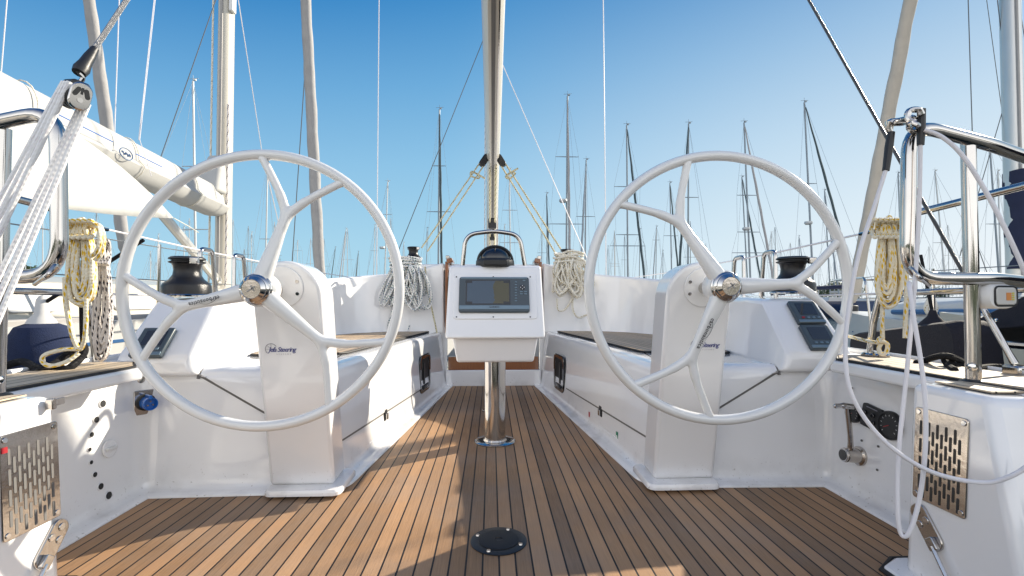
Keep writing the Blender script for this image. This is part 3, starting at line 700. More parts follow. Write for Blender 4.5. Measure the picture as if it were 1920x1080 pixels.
for px, py in ((977, 550), (985, 550), (977, 554), (985, 554), (982, 529)): x, y = pp(px, py); d = MB(); plate(d, fm, .014, .006, .0025, .019, .0225, x, y); d.build('button', 'device_lt', gp, bevel=.001)
MB().tube([(0, 2.475, .008), (0, 2.475, .43)], .0535, 36).build('pole', 'steel', cs)
MB().lathe([(.104, .001), (.104, .006), (.098, .010), (.060, .011), (.056, .018)], (0, 2.475, 0), n=44).build('pole_flange', 'steel', cs)
o = MB().lathe([(.075, .001), (.075, .006), (.070, .010), (.040, .010), (.036, .004), (0, .004)], (-.004, 3.16, 0), n=36).build('deck_ring', 'brushed'); tag(o, 'round steel deck socket ring in the floor just beyond the console pole', 'deck ring')
# rail above
q = [at(867, 500, Y=2.52), at(873, 455, Y=2.52), at(895, 437, Y=2.52), at(925, 435.5, Y=2.52), at(953, 438, Y=2.52), at(976, 457, Y=2.52), at(985, 500, Y=2.52)]
o = MB().tube(bend([at(867, 502, Y=2.52), at(873, 440, Y=2.52), at(925, 433, Y=2.52), at(974, 440, Y=2.52), at(985, 502, Y=2.52)], [.075, .3, .075], 8), .0115, 14).build('grab_rail', 'steel'); tag(o, 'curved steel grab rail arching over the compass', 'grab rail')
# compass
cp = thing('compass', 'black domed steering compass on top of the console', 'compass', (.0, 2.49, .885))
c0 = Vector((.0, 2.49, .885))
MB().lathe([(.098, 0), (.100, .01), (.098, .035), (.094, .04), (.082, .045)], c0, n=36).build('base', 'black', cp)
MB().lathe([(.080, .04)]+[(.080*math.cos(R(a)), .04+.066*math.sin(R(a))) for a in range(0, 91, 9)], c0, n=36).build('dome', 'blackgloss', cp)
arch = [c0+Vector((.088*math.cos(R(a)), -.02, .03+.078*math.sin(R(a)))) for a in range(0, 181, 9)]
MB().tube(arch, .007, 8).build('hood', 'black', cp)
MB().box(c0+Vector((0, -.092, .02)), (.12, .02, .03)).build('face', 'black', cp, bevel=.005)

# ================================================================== winches
def winch(name_label, c, r=.095, h=.175, group=None, tilt_=(0, 0, 1)):
    t = thing('winch', name_label, 'winch', c, group); k = r/.095; j = h/.175
    MB().lathe([(.097*k, 0), (.098*k, .006*j), (.094*k, .010*j)], c, tilt_, 36).build('foot', 'steel', t)
    MB().lathe([(.094*k, .008*j), (.093*k, .045*j), (.088*k, .056*j), (.066*k, .074*j), (.053*k, .094*j), (.050*k, .115*j), (.054*k, .135*j), (.058*k, .142*j)], c, tilt_, 36).build('drum', 'winch', t)
    MB().lathe([(.056*k, .141*j), (.069*k, .146*j), (.070*k, .150*j), (.058*k, .154*j), (.058*k, .157*j), (.070*k, .161*j), (.069*k, .166*j), (.060*k, .172*j), (.02*k, .175*j), (.019*k, .168*j), (0, .168*j)], c, tilt_, 36).build('self_tailer', 'black', t)
    MB().box(Vector(c)+Vector((.06*k, -.05*k, .152*j)), (.035*k, .02*k, .03*j)).build('feeder_arm', 'steel', t, bevel=.004)
    return t
winch('black self-tailing winch on the left coaming end, outboard of the left wheel', at(350, 556, Y=2.16))
winch('black winch on the right coaming end, behind the right wheel spokes', at(1487, 551, Y=2.19))
winch('left coaming winch half hidden behind the left pedestal head', (-1.34, 3.12, .825), .07, .13)
winch('small winch on the cabin end, under the left rope bundle', at(775, 492, Y=4.32), .075, .14)
winch('small winch on the cabin end, buried under the right rope bundle', at(1062, 492, Y=4.32), .075, .12)

# ================================================================== instruments
def instrument(label, fm, w, h, red):
    t = thing('instrument_display', label, 'display', fm.translation)
    d = MB(); plate(d, fm, w, h, .006, 0, .020); b = d.build('case', 'device', t, bevel=.004, seg=2)
    d = MB(); plate(d, fm, w*.66, h*.52, .003, .020, .0212, .01*w, h*.12); d.build('screen', 'blackgloss', t)
    d = MB(); plate(d, fm, w*.96, h*.11, .002, .019, .0225, 0, -h*.42); d.build('trim', 'device_lt', t, bevel=.001)
    for k in range(4):
        d = MB(); plate(d, fm, w*.10, h*.07, .002, .02, .0235, w*(-.27+.19*k), -h*.27); d.build('button', 'red' if (red and k == 0) else 'device_lt', t, bevel=.001)
    return t
def podf(px, py, s):
    n = Vector((0, -(.722-.50), .195)).normalized(); o = at_plane(px, py, (1.3*s, 1.89, .50), n)
    return frame(o+n*.001, (1, 0, 0), (0, .195, .222))
fm = podf(1509, 589, 1); instrument('upper of two grey display units on the right plinth, with a red button', podf(1509, 590, 1), .118, .122, True)
instrument('lower of two grey display units on the right plinth', podf(1533, 636, 1), .118, .122, False)
instrument('single dark display unit on the left plinth, behind the left wheel rim', podf(290, 646, -1), .118, .135, False)

# ================================================================== stern rails
for s in (1, -1):
    side = 'right' if s > 0 else 'left'
    t = thing('stern_rail', 'polished steel tube stern rail on the %s with rounded gate end' % side, 'rail', (1.2*s, 1.25, zdk(s)))
    f = lambda x, y, z: (x*s, y, z)
    loop = bend([f(1.665, 1.325, 1.085), f(1.3, 1.215, 1.13), f(1.05, 1.185, 1.172), f(1.037, 1.185, .775), f(1.3, 1.215, .775), f(1.665, 1.325, .755)], [.4, .075, .085, .4], 8)
    MB().tube(loop, .0170, 18).build('gate_loop', 'steel', t)
    zt = .493+.008*s
    xp = 1.24 if s > 0 else 1.205
    MB().tube([f(xp, 1.217, zt), f(xp, 1.217, 1.135)], .0165, 18).build('post', 'steel', t)
    MB().lathe([(.030, 0), (.029, .006), (.018, .012)], f(xp, 1.217, zt), n=24).build('post_foot', 'black', t)
    MB().tube(bend([f(1.478, 1.86, zdk(s)), f(1.488, 1.85, zdk(s)+.13), f(1.51, 1.74, 1.03), f(1.66, 1.32, 1.085)], [.08, .08], 8), .0125, 14).build('side_rail', 'steel', t)
    MB().tube([f(1.505, 1.825, .745), f(1.66, 1.32, .755)], .0115, 14).build('mid_rail', 'steel', t)
    MB().lathe([(.009, 0), (.011, .004), (.009, .010), (0, .012)], f(xp-.016, 1.205, zt+.045), (-s, -1, 0), 12).build('bolt', 'chrome', t)
    # little welded eye at the gate end
    MB().tube(bend([f(1.037, 1.18, .80), f(1.017, 1.15, .80), f(1.017, 1.13, .775), f(1.062, 1.15, .755)], .012), .0045, 8).build('eye', 'steel', t)
    # hoop stanchions at the side gate + lifelines
    for yy in (2.62, 2.95):
        h = thing('gate_stanchion', 'steel hoop stanchion %s of the %s side gate' % ('at the near end' if yy < 2.8 else 'at the far end', side), 'stanchion', f(1.505, yy, zdk(s)))
        MB().tube(bend([f(1.505, yy-.09, zdk(s)), f(1.525, yy-.055, .985), f(1.525, yy+.055, .985), f(1.505, yy+.09, zdk(s))], .035), .0115, 12).build('hoop', 'steel', h)
    ll = MB().tube([f(1.515, 1.74, 1.0), f(1.525, 2.6, .975), f(1.54, 4.2, .96), f(1.56, 6.2, .97)], .0042, 6)
    o = ll.build('lifeline', 'wire_white'); tag(o, 'upper white lifeline running forward on the %s side' % side, 'lifeline')
    MB().tube([f(1.515, 1.72, 1.001), f(1.518, 1.95, .994)], .0075, 8).build('turnbuckle', 'steel', o)
    ll = MB().tube([f(1.51, 1.82, .745), f(1.53, 2.6, .735), f(1.54, 4.2, .73), f(1.56, 6.2, .74)], .0035, 6)
    o = ll.build('lifeline', 'wire_white'); tag(o, 'lower white lifeline running forward on the %s side' % side, 'lifeline')

# lamp under the right rail
c0 = at(1860, 556, Y=1.22); lp_ = thing('rail_lamp', 'white rounded lamp clamped under the right stern rail', 'lamp', c0)
fm = frame(c0, (1, .15, 0), (0, 0, 1))
l = rrect(.098, .064, .028, 6); MB().loft([[fm @ (p*k+Vector((0, 0, z))) for p in l] for k, z in ((.8, -.03), (1, -.018), (1, .016), (.9, .026))]).build('body', 'white', lp_, angle=50)
d = MB(); plate(d, fm, .068, .046, .010, .020, .029, .006, .001); ln = d.build('lens', 'lens', lp_, bevel=.003)
d = MB(); plate(d, fm, .016, .02, .001, .029, .030, .012, 0); d.build('label', 'orange', ln)
d = MB()
for k in range(4): plate(d, fm, .007, .0035, .001, .029, .030, .026, -.008+.0055*k)
d.build('contacts', 'yellow', ln)
MB().tube(rrect(.074, .052, .011), .0025, 6, closed=True)
d = MB().tube([fm @ (p+Vector((.006, .001, .027))) for p in rrect(.072, .050, .011)], .0025, 6, closed=True); d.build('seal', 'black', lp_)
d = MB(); plate(d, fm, .05, .012, .003, -.012, .012, -.002, .036); d.build('clamp', 'wood', lp_, bevel=.003)

# deck filler
c0 = at(1642, 667, Z=.512); o = MB().lathe([(.045, .0), (.046, .006), (.040, .011), (.012, .011), (0, .009)], c0, n=28).build('deck_filler_cap', 'chrome'); tag(o, 'round chrome filler cap on the right side deck', 'filler cap')

# ================================================================== boom, mast and rigging
bm0, bm1 = Vector((-.01, 2.3, 2.43)), Vector((0, 7.25, 1.745)); ax = (bm1-bm0).normalized()
bo = thing('boom', 'long pale boom seen from below, running aft over the cockpit', 'boom', bm1)
sec = [(-.030, -.105), (.030, -.105), (.055, -.07), (.064, 0), (.055, .07), (.025, .10), (-.025, .10), (-.055, .07), (-.064, 0), (-.055, -.07)]
upv = Vector((1, 0, 0)).cross(ax).normalized()
MB().loft([[p+Vector((1, 0, 0))*x+upv*z for x, z in sec] for p in (bm0, bm1)]).build('section', 'alloy_white', bo, angle=40)
MB().loft([[p+Vector((1, 0, 0))*x+upv*z for x, z in ((-.012, -.110), (.012, -.110), (.012, -.10), (-.012, -.10))] for p in (bm0, bm1)]).build('groove', 'gap', bo)
MB().loft([[p+Vector((1, 0, 0))*(x+.012)+upv*z for x, z in ((.018, -.112), (.026, -.112), (.026, -.10), (.018, -.10))] for p in (bm0, bm1)]).build('track', 'brushed', bo)
o = MB().loft([[p+Vector((1, 0, 0))*x+upv*z for x, z in ((-.02, .10), (.02, .10), (.07, .16), (.075, .26), (.03, .34), (-.03, .34), (-.075, .26), (-.07, .16))] for p in (bm0+ax*.5, bm1-ax*.1)]).build('stowed_sail', 'canvas', angle=60); tag(o, 'white mainsail stowed along the top of the boom', 'sail')
ma = thing('mast', 'mast of the boat in the foreground, behind the boom', 'mast', (-.02, 7.45, .9))
MB().loft([[Vector((-.02+.075*math.cos(a), 7.45+.11*math.sin(a), z)) for a in [2*math.pi*k/20 for k in range(20)]] for z in (.9, 15)]).build('section', 'alloy_white', ma)
for z, w in ((7.4, .95), (11., .8)):
    for s in (1, -1): MB().tube([(-.02, 7.45, z), (s*w, 7.2, z+.05)], .018, 8).build('spreader', 'alloy_white', ma)
for dx, m_ in ((-.10, 'krope'), (.085, 'wrope'), (.10, 'krope')): MB().tube([(-.02+dx, 7.38, .95), (-.02+dx*.8, 7.38, 14)], .008, 6).build('halyard', m_, ma)
vg = thing('boom_vang', 'yellow lines and black block of the boom vang below the boom', 'vang', (0, 7.3, 1.2))
va, vb = bm0+ax*2.35-upv*.13, Vector((-.01, 7.28, 1.22))
for dx in (-.03, .03): MB().tube([va+Vector((dx, 0, 0)), vb+Vector((dx, 0, 0))], .010, 6).build('line', 'yline', vg)
m_ = va.lerp(vb, .45); MB().box(m_, (.10, .09, .13)).build('block', 'black', vg, bevel=.02)
m_ = va.lerp(vb, .6); MB().box(m_, (.06, .05, .08)).build('small_block', 'black', vg, bevel=.01)
for dx, z in ((-.11, 1.35), (.11, 1.45), (.10, 1.2), (-.10, 1.15)): MB().box((-.02+dx, 7.33, z), (.04, .05, .13)).build('rope_clutch', 'black', vg, bevel=.01)
# mainsheet falls
for s in (1, -1):
    bt = at(914 if s < 0 else 933, 292, Y=4.55); lo = at(796, 468, Y=4.25) if s < 0 else at(1046, 470, Y=4.25)
    t = thing('mainsheet', 'yellow and white %s mainsheet fall from boom block down to the cabin top' % ('left' if s < 0 else 'right'), 'rope', lo)
    d = (lo-bt).normalized(); sd = d.cross(Vector((0, 1, 0))).normalized()
    fm = frame(bt+d*.05, d, (0, 1, 0)); fm = frame(bt+d*.06, d, sd)
    b = MB(); plate(b, fm, .14, .062, .03, -.02, .02); b.build('block', 'black', t, bevel=.008)
    MB().tube([bt-d*.05-Vector((s*.0, 0, -.02)), bt-d*.02], .010, 8).build('shackle', 'steel', t)
    for k in (-1, 1): MB().tube([bt+d*.09+sd*.022*k, lo+sd*.03*k], .0075, 6).build('line', 'yline', t)
    kn = bt+d*.22; MB().tube(sm([kn+sd*.03, kn+sd*.05+d*.03, kn-sd*.02+d*.05, kn-sd*.04+d*.01, kn+sd*.02, kn+sd*(.10)+d*.0], 4), .009, 6).build('knot', 'yline', t)
    sh = MB().tube([(s*1.54, 7.0, .95), (s*.05-.02, 7.42, 4.95 if s < 0 else 4.65)], .0065, 6); o = sh.build('lower_shroud', 'wire_dark' if s < 0 else 'wire_white'); tag(o, 'thin lower shroud wire slanting up to the mast from the %s' % ('left' if s < 0 else 'right'), 'rigging wire')
    o = MB().tube([(s*1.66, 7.0, .9), (s*1.62 if s > 0 else -1.655, 7.05, 9.3)], .0075, 6).build('cap_shroud', 'wire_white'); tag(o, 'vertical cap shroud wire standing %s of the boom' % ('left' if s < 0 else 'right'), 'rigging wire')

# backstays
top = Vector((-.02, 7.6, 14.8))
be = at(1910, 695, Z=.52); o = MB().tube([be+(top-be).normalized()*.18, top], .0054, 8).build('backstay', 'wire_steel'); tag(o, 'dark twisted backstay wire on the right, running down to the deck', 'rigging wire')
d = (top-be).normalized()
MB().tube([be+d*.02, be+d*.05, be+d*.17, be+d*.20], [.010, .0085, .0085, .006], 12).build('turnbuckle', 'steel', o)
MB().box(be, (.05, .05, .03)).build('chainplate', 'steel', o, bevel=.006)
bc = at(143, 181, Y=1.0); dd = (Vector((-.02, 7.6, 14.8))-bc).normalized(); 
w0 = at(148, 137, Y=1.0)
o = MB().tube([w0, w0+(top-w0).normalized()*16], .0052, 8).build('backstay', 'wire'); tag(o, 'backstay wire on the left with black sleeve above the pulley block', 'rigging wire')
d = (top-w0).normalized(); MB().tube([w0, w0+d*.012, w0+d*.03, w0+d*.05, w0+d*.075], [.012, .014, .011, .010, .007], 12).build('sleeve', 'black', o)
bk = thing('pulley_block', 'black pulley block with steel cheek and three white ropes, top left', 'pulley block', bc)
cx = (Vector((1, -.62, -.18))).normalized(); fm = frame(bc+cx*.012, cx.cross(Vector((0, 0, 1))).cross(cx) if False else Vector((.25, 0, 1)).cross(cx), Vector((.25, 0, 1)))
n_ = fm.to_3x3() @ Vector((0, 0, 1))
if n_.y > 0: fm = fm @ Matrix.Rotation(math.pi, 4, 'Y')
fm = fm @ Matrix.Diagonal((.80, .84, .92, 1))
l = rrect(.045, .066, .0215, 6)
b = MB(); b.loft([[fm @ (p*k+Vector((0, 0, z))) for p in l] for k, z in ((.86, .0), (1, .006), (1, .009), (.9, .012))]); b.build('cheek', 'steel', bk, angle=40)
b = MB(); plate(b, fm @ Matrix.Rotation(R(-22), 4, 'Z'), .010, .024, .005, .012, .0128, -.0125, .004); plate(b, fm @ Matrix.Rotation(R(22), 4, 'Z'), .010, .024, .005, .012, .0128, .0125, .004); plate(b, fm, .005, .016, .001, .012, .0128, 0, .012); b.build('cheek_cutout', 'black', bk)
b = MB(); disc(b, fm, 0, -.010, .006, .012, .0135); b.build('pin', 'chrome', bk)
for k in range(3):
    q = fm @ Matrix.Translation((0, 0, -.018*k-.008)); b = MB(); disc(b, q, 0, -.004, .026, -.007, .007, 24); b.build('sheave', 'black', bk, bevel=.003)
b = MB(); plate(b, fm, .04, .022, .009, -.056, .0, 0, .026); b.build('shell', 'black', bk, bevel=.006)
MB().tube(bend([fm @ Vector((0, .03, -.02)), fm @ Vector((.006, .05, -.02)), w0], .008), .0045, 8).build('shackle', 'steel', bk)
tk = thing('backstay_tackle', 'white braided tackle ropes running down left from the pulley block', 'rope', at(10, 640, Y=1.0))
for k in range(3):
    q = fm @ Vector((-.024, -.0, -.008-.018*k)); e1 = at(-60-22*k, 560, Y=.98+.02*k); MB().tube(sm([fm @ Vector((.0, .024, -.008-.018*k)), fm @ Vector((-.018, .016, -.008-.018*k)), q, q.lerp(e1, .5)+Vector((0, 0, -.004)), e1], 6), .0052, 8).build('fall', 'trope', tk)
    q = fm @ Vector((.024, -.008, -.008-.018*k)); e1 = at(-20-20*k, 640, Y=.96+.02*k); MB().tube([fm @ Vector((.0, -.026, -.008-.018*k)), q, e1], .0052, 8).build('fall', 'trope', tk)

# hanging coated gate wires on the right
def Pl(pts): return [at(px, py, Y=y) for px, py, y in pts]
w1 = thing('gate_wire', 'white coated gate wire sweeping in a wide curve across the right vent grille', 'wire', at(1750, 885, Y=1.05))
MB().tube(sm(Pl([(1661, 318, 1.17), (1640, 385, 1.17), (1612, 470, 1.16), (1594, 560, 1.15), (1585, 650, 1.13), (1592, 725, 1.11), (1622, 785, 1.09), (1675, 842, 1.06), (1750, 886, 1.03), (1840, 905, 1.0), (1895, 893, .97), (1940, 865, .95)]), 6), .0048, 10).build('coated_wire', 'wire_white', w1)
MB().tube(Pl([(1671, 248, 1.17), (1667, 275, 1.17), (1661, 320, 1.17)]), [.0085, .0095, .008], 10).build('heat_shrink', 'black', w1)
MB().tube(sm(Pl([(1671, 250, 1.17), (1666, 232, 1.17), (1690, 228, 1.17), (1716, 222, 1.16)]), 4), [.006]*4+[.010]*4+[.011]*4+[.008], 10).build('terminal', 'steel', w1)
w2 = thing('gate_wire', 'white coated gate wire hanging in a long narrow loop beside the right vent grille', 'wire', at(1695, 1004, Y=1.1))
MB().tube(sm(Pl([(1726, 268, 1.15), (1723, 400, 1.15), (1714, 550, 1.14), (1700, 700, 1.12), (1686, 840, 1.1), (1683, 950, 1.08), (1689, 1000, 1.07), (1705, 998, 1.06), (1725, 930, 1.06), (1735, 840, 1.06), (1735, 760, 1.07), (1727, 680, 1.09), (1714, 600, 1.11), (1706, 545, 1.13), (1705, 530, 1.15)]), 6), .0048, 10).build('coated_wire', 'wire_white', w2)
MB().tube(Pl([(1728, 205, 1.15), (1727, 235, 1.15), (1726, 272, 1.15)]), [.009, .0098, .008], 10).build('heat_shrink', 'black', w2)
MB().tube(sm(Pl([(1728, 215, 1.14), (1722, 206, 1.14), (1705, 208, 1.14), (1702, 222, 1.14), (1716, 230, 1.13)]), 4), .0075, 10).build('terminal', 'steel', w2)
MB().tube(sm(Pl([(1706, 238, 1.15), (1716, 232, 1.12), (1724, 242, 1.16), (1710, 246, 1.17), (1704, 236, 1.14), (1716, 226, 1.13)]), 5), .0065, 8).build('shackle', 'steel', w2)
w3 = thing('gate_wire', 'white coated gate wire arching from the right rail corner across the steel post', 'wire', at(1800, 292, Y=1.1))
MB().tube(sm(Pl([(1733, 244, 1.14), (1765, 256, 1.12), (1805, 292, 1.1), (1850, 362, 1.08), (1890, 440, 1.06), (1935, 540, 1.05)]), 6), .0048, 10).build('coated_wire', 'wire_white', w3)

# ================================================================== rope coils and bundles
def rnd(a, b): return random.uniform(a, b)
def bundle(name, label, c, w, h, n, r, m, seed, yoff=-.05, group=None, tails=()):
    random.seed(seed)
    pts = []
    for i in range(n):
        ph = rnd(-.5, .5); x0 = rnd(-.16, .16)*w; wd = rnd(.10, .30)*w; ln = h*rnd(.55, 1.0); yy = yoff*rnd(.2, 1.6)
        sx = rnd(-.5, .5)*w*(.4+ln/h*.4)
        top = Vector((x0, yy*.6, rnd(-.04, .02)))
        pts += [top, top+Vector((-wd*.5+sx*.25, yy*.5, -ln*.3)), top+Vector((-wd*.6+sx*.7, yy*.4, -ln*.72)), top+Vector((sx, yy*.4, -ln)), top+Vector((wd*.6+sx*.8, yy*.5, -ln*.75)), top+Vector((wd*.7+sx*.3, yy*.7, -ln*.3))]
    t = thing(name, label, 'rope', Vector(c)-Vector((0, 0, h)), group)
    MB().tube([Vector(c)+p for p in sm(pts, 5)], r, 7).build('loops', m, t)
    wr = []
    for k in range(44):
        a = k*.62; wr.append(Vector(c)+Vector((w*.30*math.cos(a)+rnd(-.01, .01), yoff*.8-.02+.045*math.sin(a), -h*.13+.0022*k-.03+rnd(-.012, .012))))
    MB().tube(sm(wr, 3), r, 7).build('wrapping_turns', m, t)
    for q in tails: MB().tube(sm(q, 6), r, 7).build('tail', m, t)
    return t
c0 = at(763, 486, Y=4.06); bundle('rope_bundle', 'tangled white rope with blue and green flecks draped over the left cabin end', c0, .42, .42, 34, .0086, 'brope', 3, -.07, tails=(Pl([(745, 560, 4.0), (728, 610, 4.02), (738, 640, 4.02), (760, 648, 4.0), (768, 610, 4.0)]),))
c0 = at(1063, 478, Y=4.04); bundle('rope_bundle', 'tangled off-white rope draped over the right cabin end', c0, .40, .34, 34, .0088, 'wrope', 8, -.08, tails=(Pl([(1045, 560, 4.0), (1046, 580, 4.0), (1060, 580, 4.0), (1075, 555, 3.99)]), Pl([(1075, 545, 4.0), (1074, 580, 4.0), (1085, 595, 4.0), (1100, 590, 4.0)])))
o = MB().tube(sm(Pl([(797, 500, 3.98), (801, 540, 4.0), (812, 590, 4.0), (822, 640, 4.0), (826, 690, 4.0), (829, 728, 3.95), (826, 742, 3.85), (832, 746, 3.82), (836, 738, 3.85), (828, 732, 3.85)]), 6), .0068, 7).build('hanging_line', 'yline'); tag(o, 'thin yellow line hanging down the left bulkhead to the floor', 'rope')
# coil on the left rail
def coil(label, cx, cy, Y, w, h, n, r, m, seed, extra=(), name='rope_coil'):
    random.seed(seed); t = thing(name, label, 'rope', at(cx, cy+h, Y=Y)); sc_ = Y/FPX
    for k in range(n):
        ring_ = k % 4; lay = k//4; ww = w*(.34+.22*ring_)*rnd(.93, 1.05); hh = h*(.80+.065*ring_)*rnd(.97, 1.03); x = cx+rnd(-.06, .06)*w; q = []
        for a in range(0, 360, 24):
            ca, sa = math.cos(R(a)), math.sin(R(a)); wf = .40+.60*(.5-.5*sa)**.9
            q.append(at(x+ww*.5*ca*wf+rnd(-.8, .8), cy+h*.46-hh*.5*sa+h*.04*ring_*(sa < 0)+rnd(-1.5, 1.5), Y=Y+(lay-1)*2.1*r+rnd(-.004, .004)+.25*r*(ring_ % 2)))
        MB().tube(sm(q, 4, True), r, 8, closed=True).build('turn', m, t)
    for k in range(5):
        q = [at(cx-w*.35+w*.17*k+w*.12*math.cos(a)-3, cy+h*.08+h*.07*math.sin(a)*1.6+2, Y=Y-.02+.03*math.cos(a*2)) for a in [2*math.pi*j/10 for j in range(10)]]
        MB().tube(sm(q, 3, True), r, 8, closed=True).build('wrap', m, t)
    for e in extra: MB().tube(sm(e, 6), r, 8).build('tail', m, t)
    return t
coil('white and yellow coiled rope hanging on the left rail', 152, 416, 1.62, 60, 145, 12, .0068, 'yrope', 4,
     (Pl([(122, 520, 1.6), (124, 570, 1.6), (136, 630, 1.61), (150, 655, 1.62), (160, 625, 1.6), (161, 560, 1.6)]),
      Pl([(150, 655, 1.62), (120, 655, 1.6), (85, 665, 1.58), (80, 678, 1.58), (95, 686, 1.57), (125, 678, 1.58), (148, 662, 1.6)]),
      Pl([(166, 425, 1.62), (185, 422, 1.6), (194, 445, 1.6), (190, 475, 1.6), (178, 488, 1.6)]), Pl([(160, 422, 1.6), (180, 420, 1.6), (188, 445, 1.58), (182, 470, 1.58), (172, 480, 1.6)])))
coil('thin white rope with black flecks hanging behind the yellow coil on the left', 191, 455, 1.74, 38, 205, 8, .0058, 'krope', 6, (Pl([(176, 600, 1.74), (178, 650, 1.74), (190, 676, 1.74), (203, 650, 1.74), (206, 610, 1.74)]),))
coil('white and yellow coiled rope hanging on the right rail', 1664, 414, 1.66, 58, 150, 12, .0070, 'yrope', 9,
     (Pl([(1655, 560, 1.66), (1654, 600, 1.66), (1655, 640, 1.66)]), Pl([(1655, 640, 1.66), (1648, 652, 1.66), (1652, 664, 1.65), (1662, 660, 1.65), (1664, 646, 1.66), (1655, 640, 1.65), (1646, 640, 1.64), (1650, 634, 1.66)]),
      Pl([(1697, 470, 1.6), (1700, 540, 1.58), (1698, 600, 1.58), (1697, 634, 1.58)]), Pl([(1648, 643, 1.66), (1620, 638, 1.8), (1590, 630, 2.0)])))
def heap(label, pts, r, m='drope'):
    o = MB().tube(sm(pts, 6), r, 8).build('mooring_rope', m); tag(o, label, 'rope'); return o
heap('black mooring rope lying coiled on the left side deck', Pl([(0, 690, 1.62), (40, 678, 1.64), (70, 690, 1.6), (100, 686, 1.62), (125, 692, 1.6), (150, 672, 1.64), (158, 655, 1.66), (150, 648, 1.68), (120, 668, 1.66), (100, 684, 1.6), (60, 700, 1.58), (20, 706, 1.56), (-20, 700, 1.56)]), .012)
heap('black braided mooring rope humped over the right deck edge left of the steel post', [at(x, y, Z=zz) for x, y, zz in ((1718, 680, .512), (1735, 676, .518), (1752, 670, .535), (1772, 667, .545), (1792, 672, .535), (1806, 681, .516), (1792, 685, .512), (1772, 674, .53), (1778, 686, .514), (1790, 694, .512))], .010)
heap('black braided mooring rope lying on the right deck, right of the steel post', [at(x, y, Z=.513) for x, y in ((1826, 692), (1860, 688), (1895, 690), (1935, 697), (1990, 705))], .010)
# ================================================================== water, shore, sky
WZ = -.40
def water_mat():
    m, n, b = nt('harbour_water'); L = n.links.new
    geo = n.nodes.new('ShaderNodeNewGeometry')
    no = n.nodes.new('ShaderNodeTexNoise'); no.inputs['Scale'].default_value = 3.2; no.inputs['Detail'].default_value = 5
    mp = n.nodes.new('ShaderNodeMapping'); mp.inputs['Scale'].default_value = (1, 1.8, 1); L(geo.outputs['Position'], mp.inputs[0]); L(mp.outputs[0], no.inputs['Vector'])
    bp = n.nodes.new('ShaderNodeBump'); bp.inputs['Strength'].default_value = .5; bp.inputs['Distance'].default_value = .08; L(no.outputs['Fac'], bp.inputs['Height']); L(bp.outputs[0], b.inputs['Normal'])
    b.inputs['Base Color'].default_value = (.015, .04, .05, 1); b.inputs['Roughness'].default_value = .06
    return m
M['water'] = water_mat(); M['shore'] = mat('shore_ground', (.09, .10, .06), .9, var=.4, vscale=.2)
o = struct(MB().poly([(-4000, -400, WZ), (4000, -400, WZ), (4000, 5000, WZ), (-4000, 5000, WZ)]).build('water', 'water'))
sh = MB(); sl = []
random.seed(2)
for i in range(81):
    x = -420+i*10.5; h = 1.3+.4*random.random(); sl.append([(x, 172+8*math.sin(i*.4), WZ-.2), (x, 180+8*math.sin(i*.4), WZ+h), (x, 420, WZ+h+1)])
struct(sh.loft(sl, closed=False).build('shore', 'shore'))

jt = MB()
for i in range(44): jt.box((0, -4.6+.092*i, .02), (30, .082, .05))
M['jetty'] = mat('jetty_boards', (.17, .15, .125), .85, var=.35, vscale=6, bump=.3, bscale=30)
struct(jt.build('jetty', 'jetty'))  # out of view, added behind the camera for darker reflections in the steel
M['bank'] = mat('unseen_bank', (.05, .065, .035), .95, var=.5, vscale=.15)
bk_ = []
for i in range(61):
    x = -300+10*i; bk_.append([(x, -75, WZ), (x, -78, 5+2.5*math.sin(i*.9)+random.random()*2), (x, -95, 8+2*math.sin(i*.5))])
struct(MB().loft(bk_, closed=False).build('unseen_bank', 'bank'))  # unseen bank, added to put a dark band into the steel reflections

def tree(label, x, y, h, w, seed, group=None):
    random.seed(seed); t = thing('tree', label, 'tree', (x, y, WZ+1))
    z0 = WZ+1; tr = MB().tube([(x, y, z0), (x+.02*h, y, z0+h*.3), (x-.01*h, y, z0+h*.62)], [.035*h, .026*h, .012*h], 8)
    for k in range(6):
        a = random.uniform(0, 6.28); q = Vector((x, y, z0+h*random.uniform(.28, .5))); tr.tube([q, q+Vector((math.cos(a)*w*.22, math.sin(a)*w*.22, h*.12)), q+Vector((math.cos(a)*w*.36, math.sin(a)*w*.36, h*.28))], [.013*h, .008*h, .004*h], 6)
    tr.build('trunk', 'bark', t)
    cl = [(Vector((x+random.uniform(-.32, .32)*w, y+random.uniform(-.32, .32)*w, z0+h*random.uniform(.34, .9))), random.uniform(.13, .24)*w) for _ in range(20)]
    cm = MB(); s = w*.035
    for _ in range(1500):
        c, r = random.choice(cl); d = Vector((random.gauss(0, 1), random.gauss(0, 1), random.gauss(0, .8))).normalized()*r*random.uniform(.5, 1.05)
        p = c+d; a = Vector((random.gauss(0, 1), random.gauss(0, 1), random.gauss(0, 1))).normalized()*s*random.uniform(.6, 1.5); b = a.orthogonal().normalized()*s*random.uniform(.5, 1.1)
        cm.add([p-a, p-b*.8, p+a, p+b*.8], [(0, 1, 2, 3)])
    cm.build('crown', 'leaf', t, recalc=False)
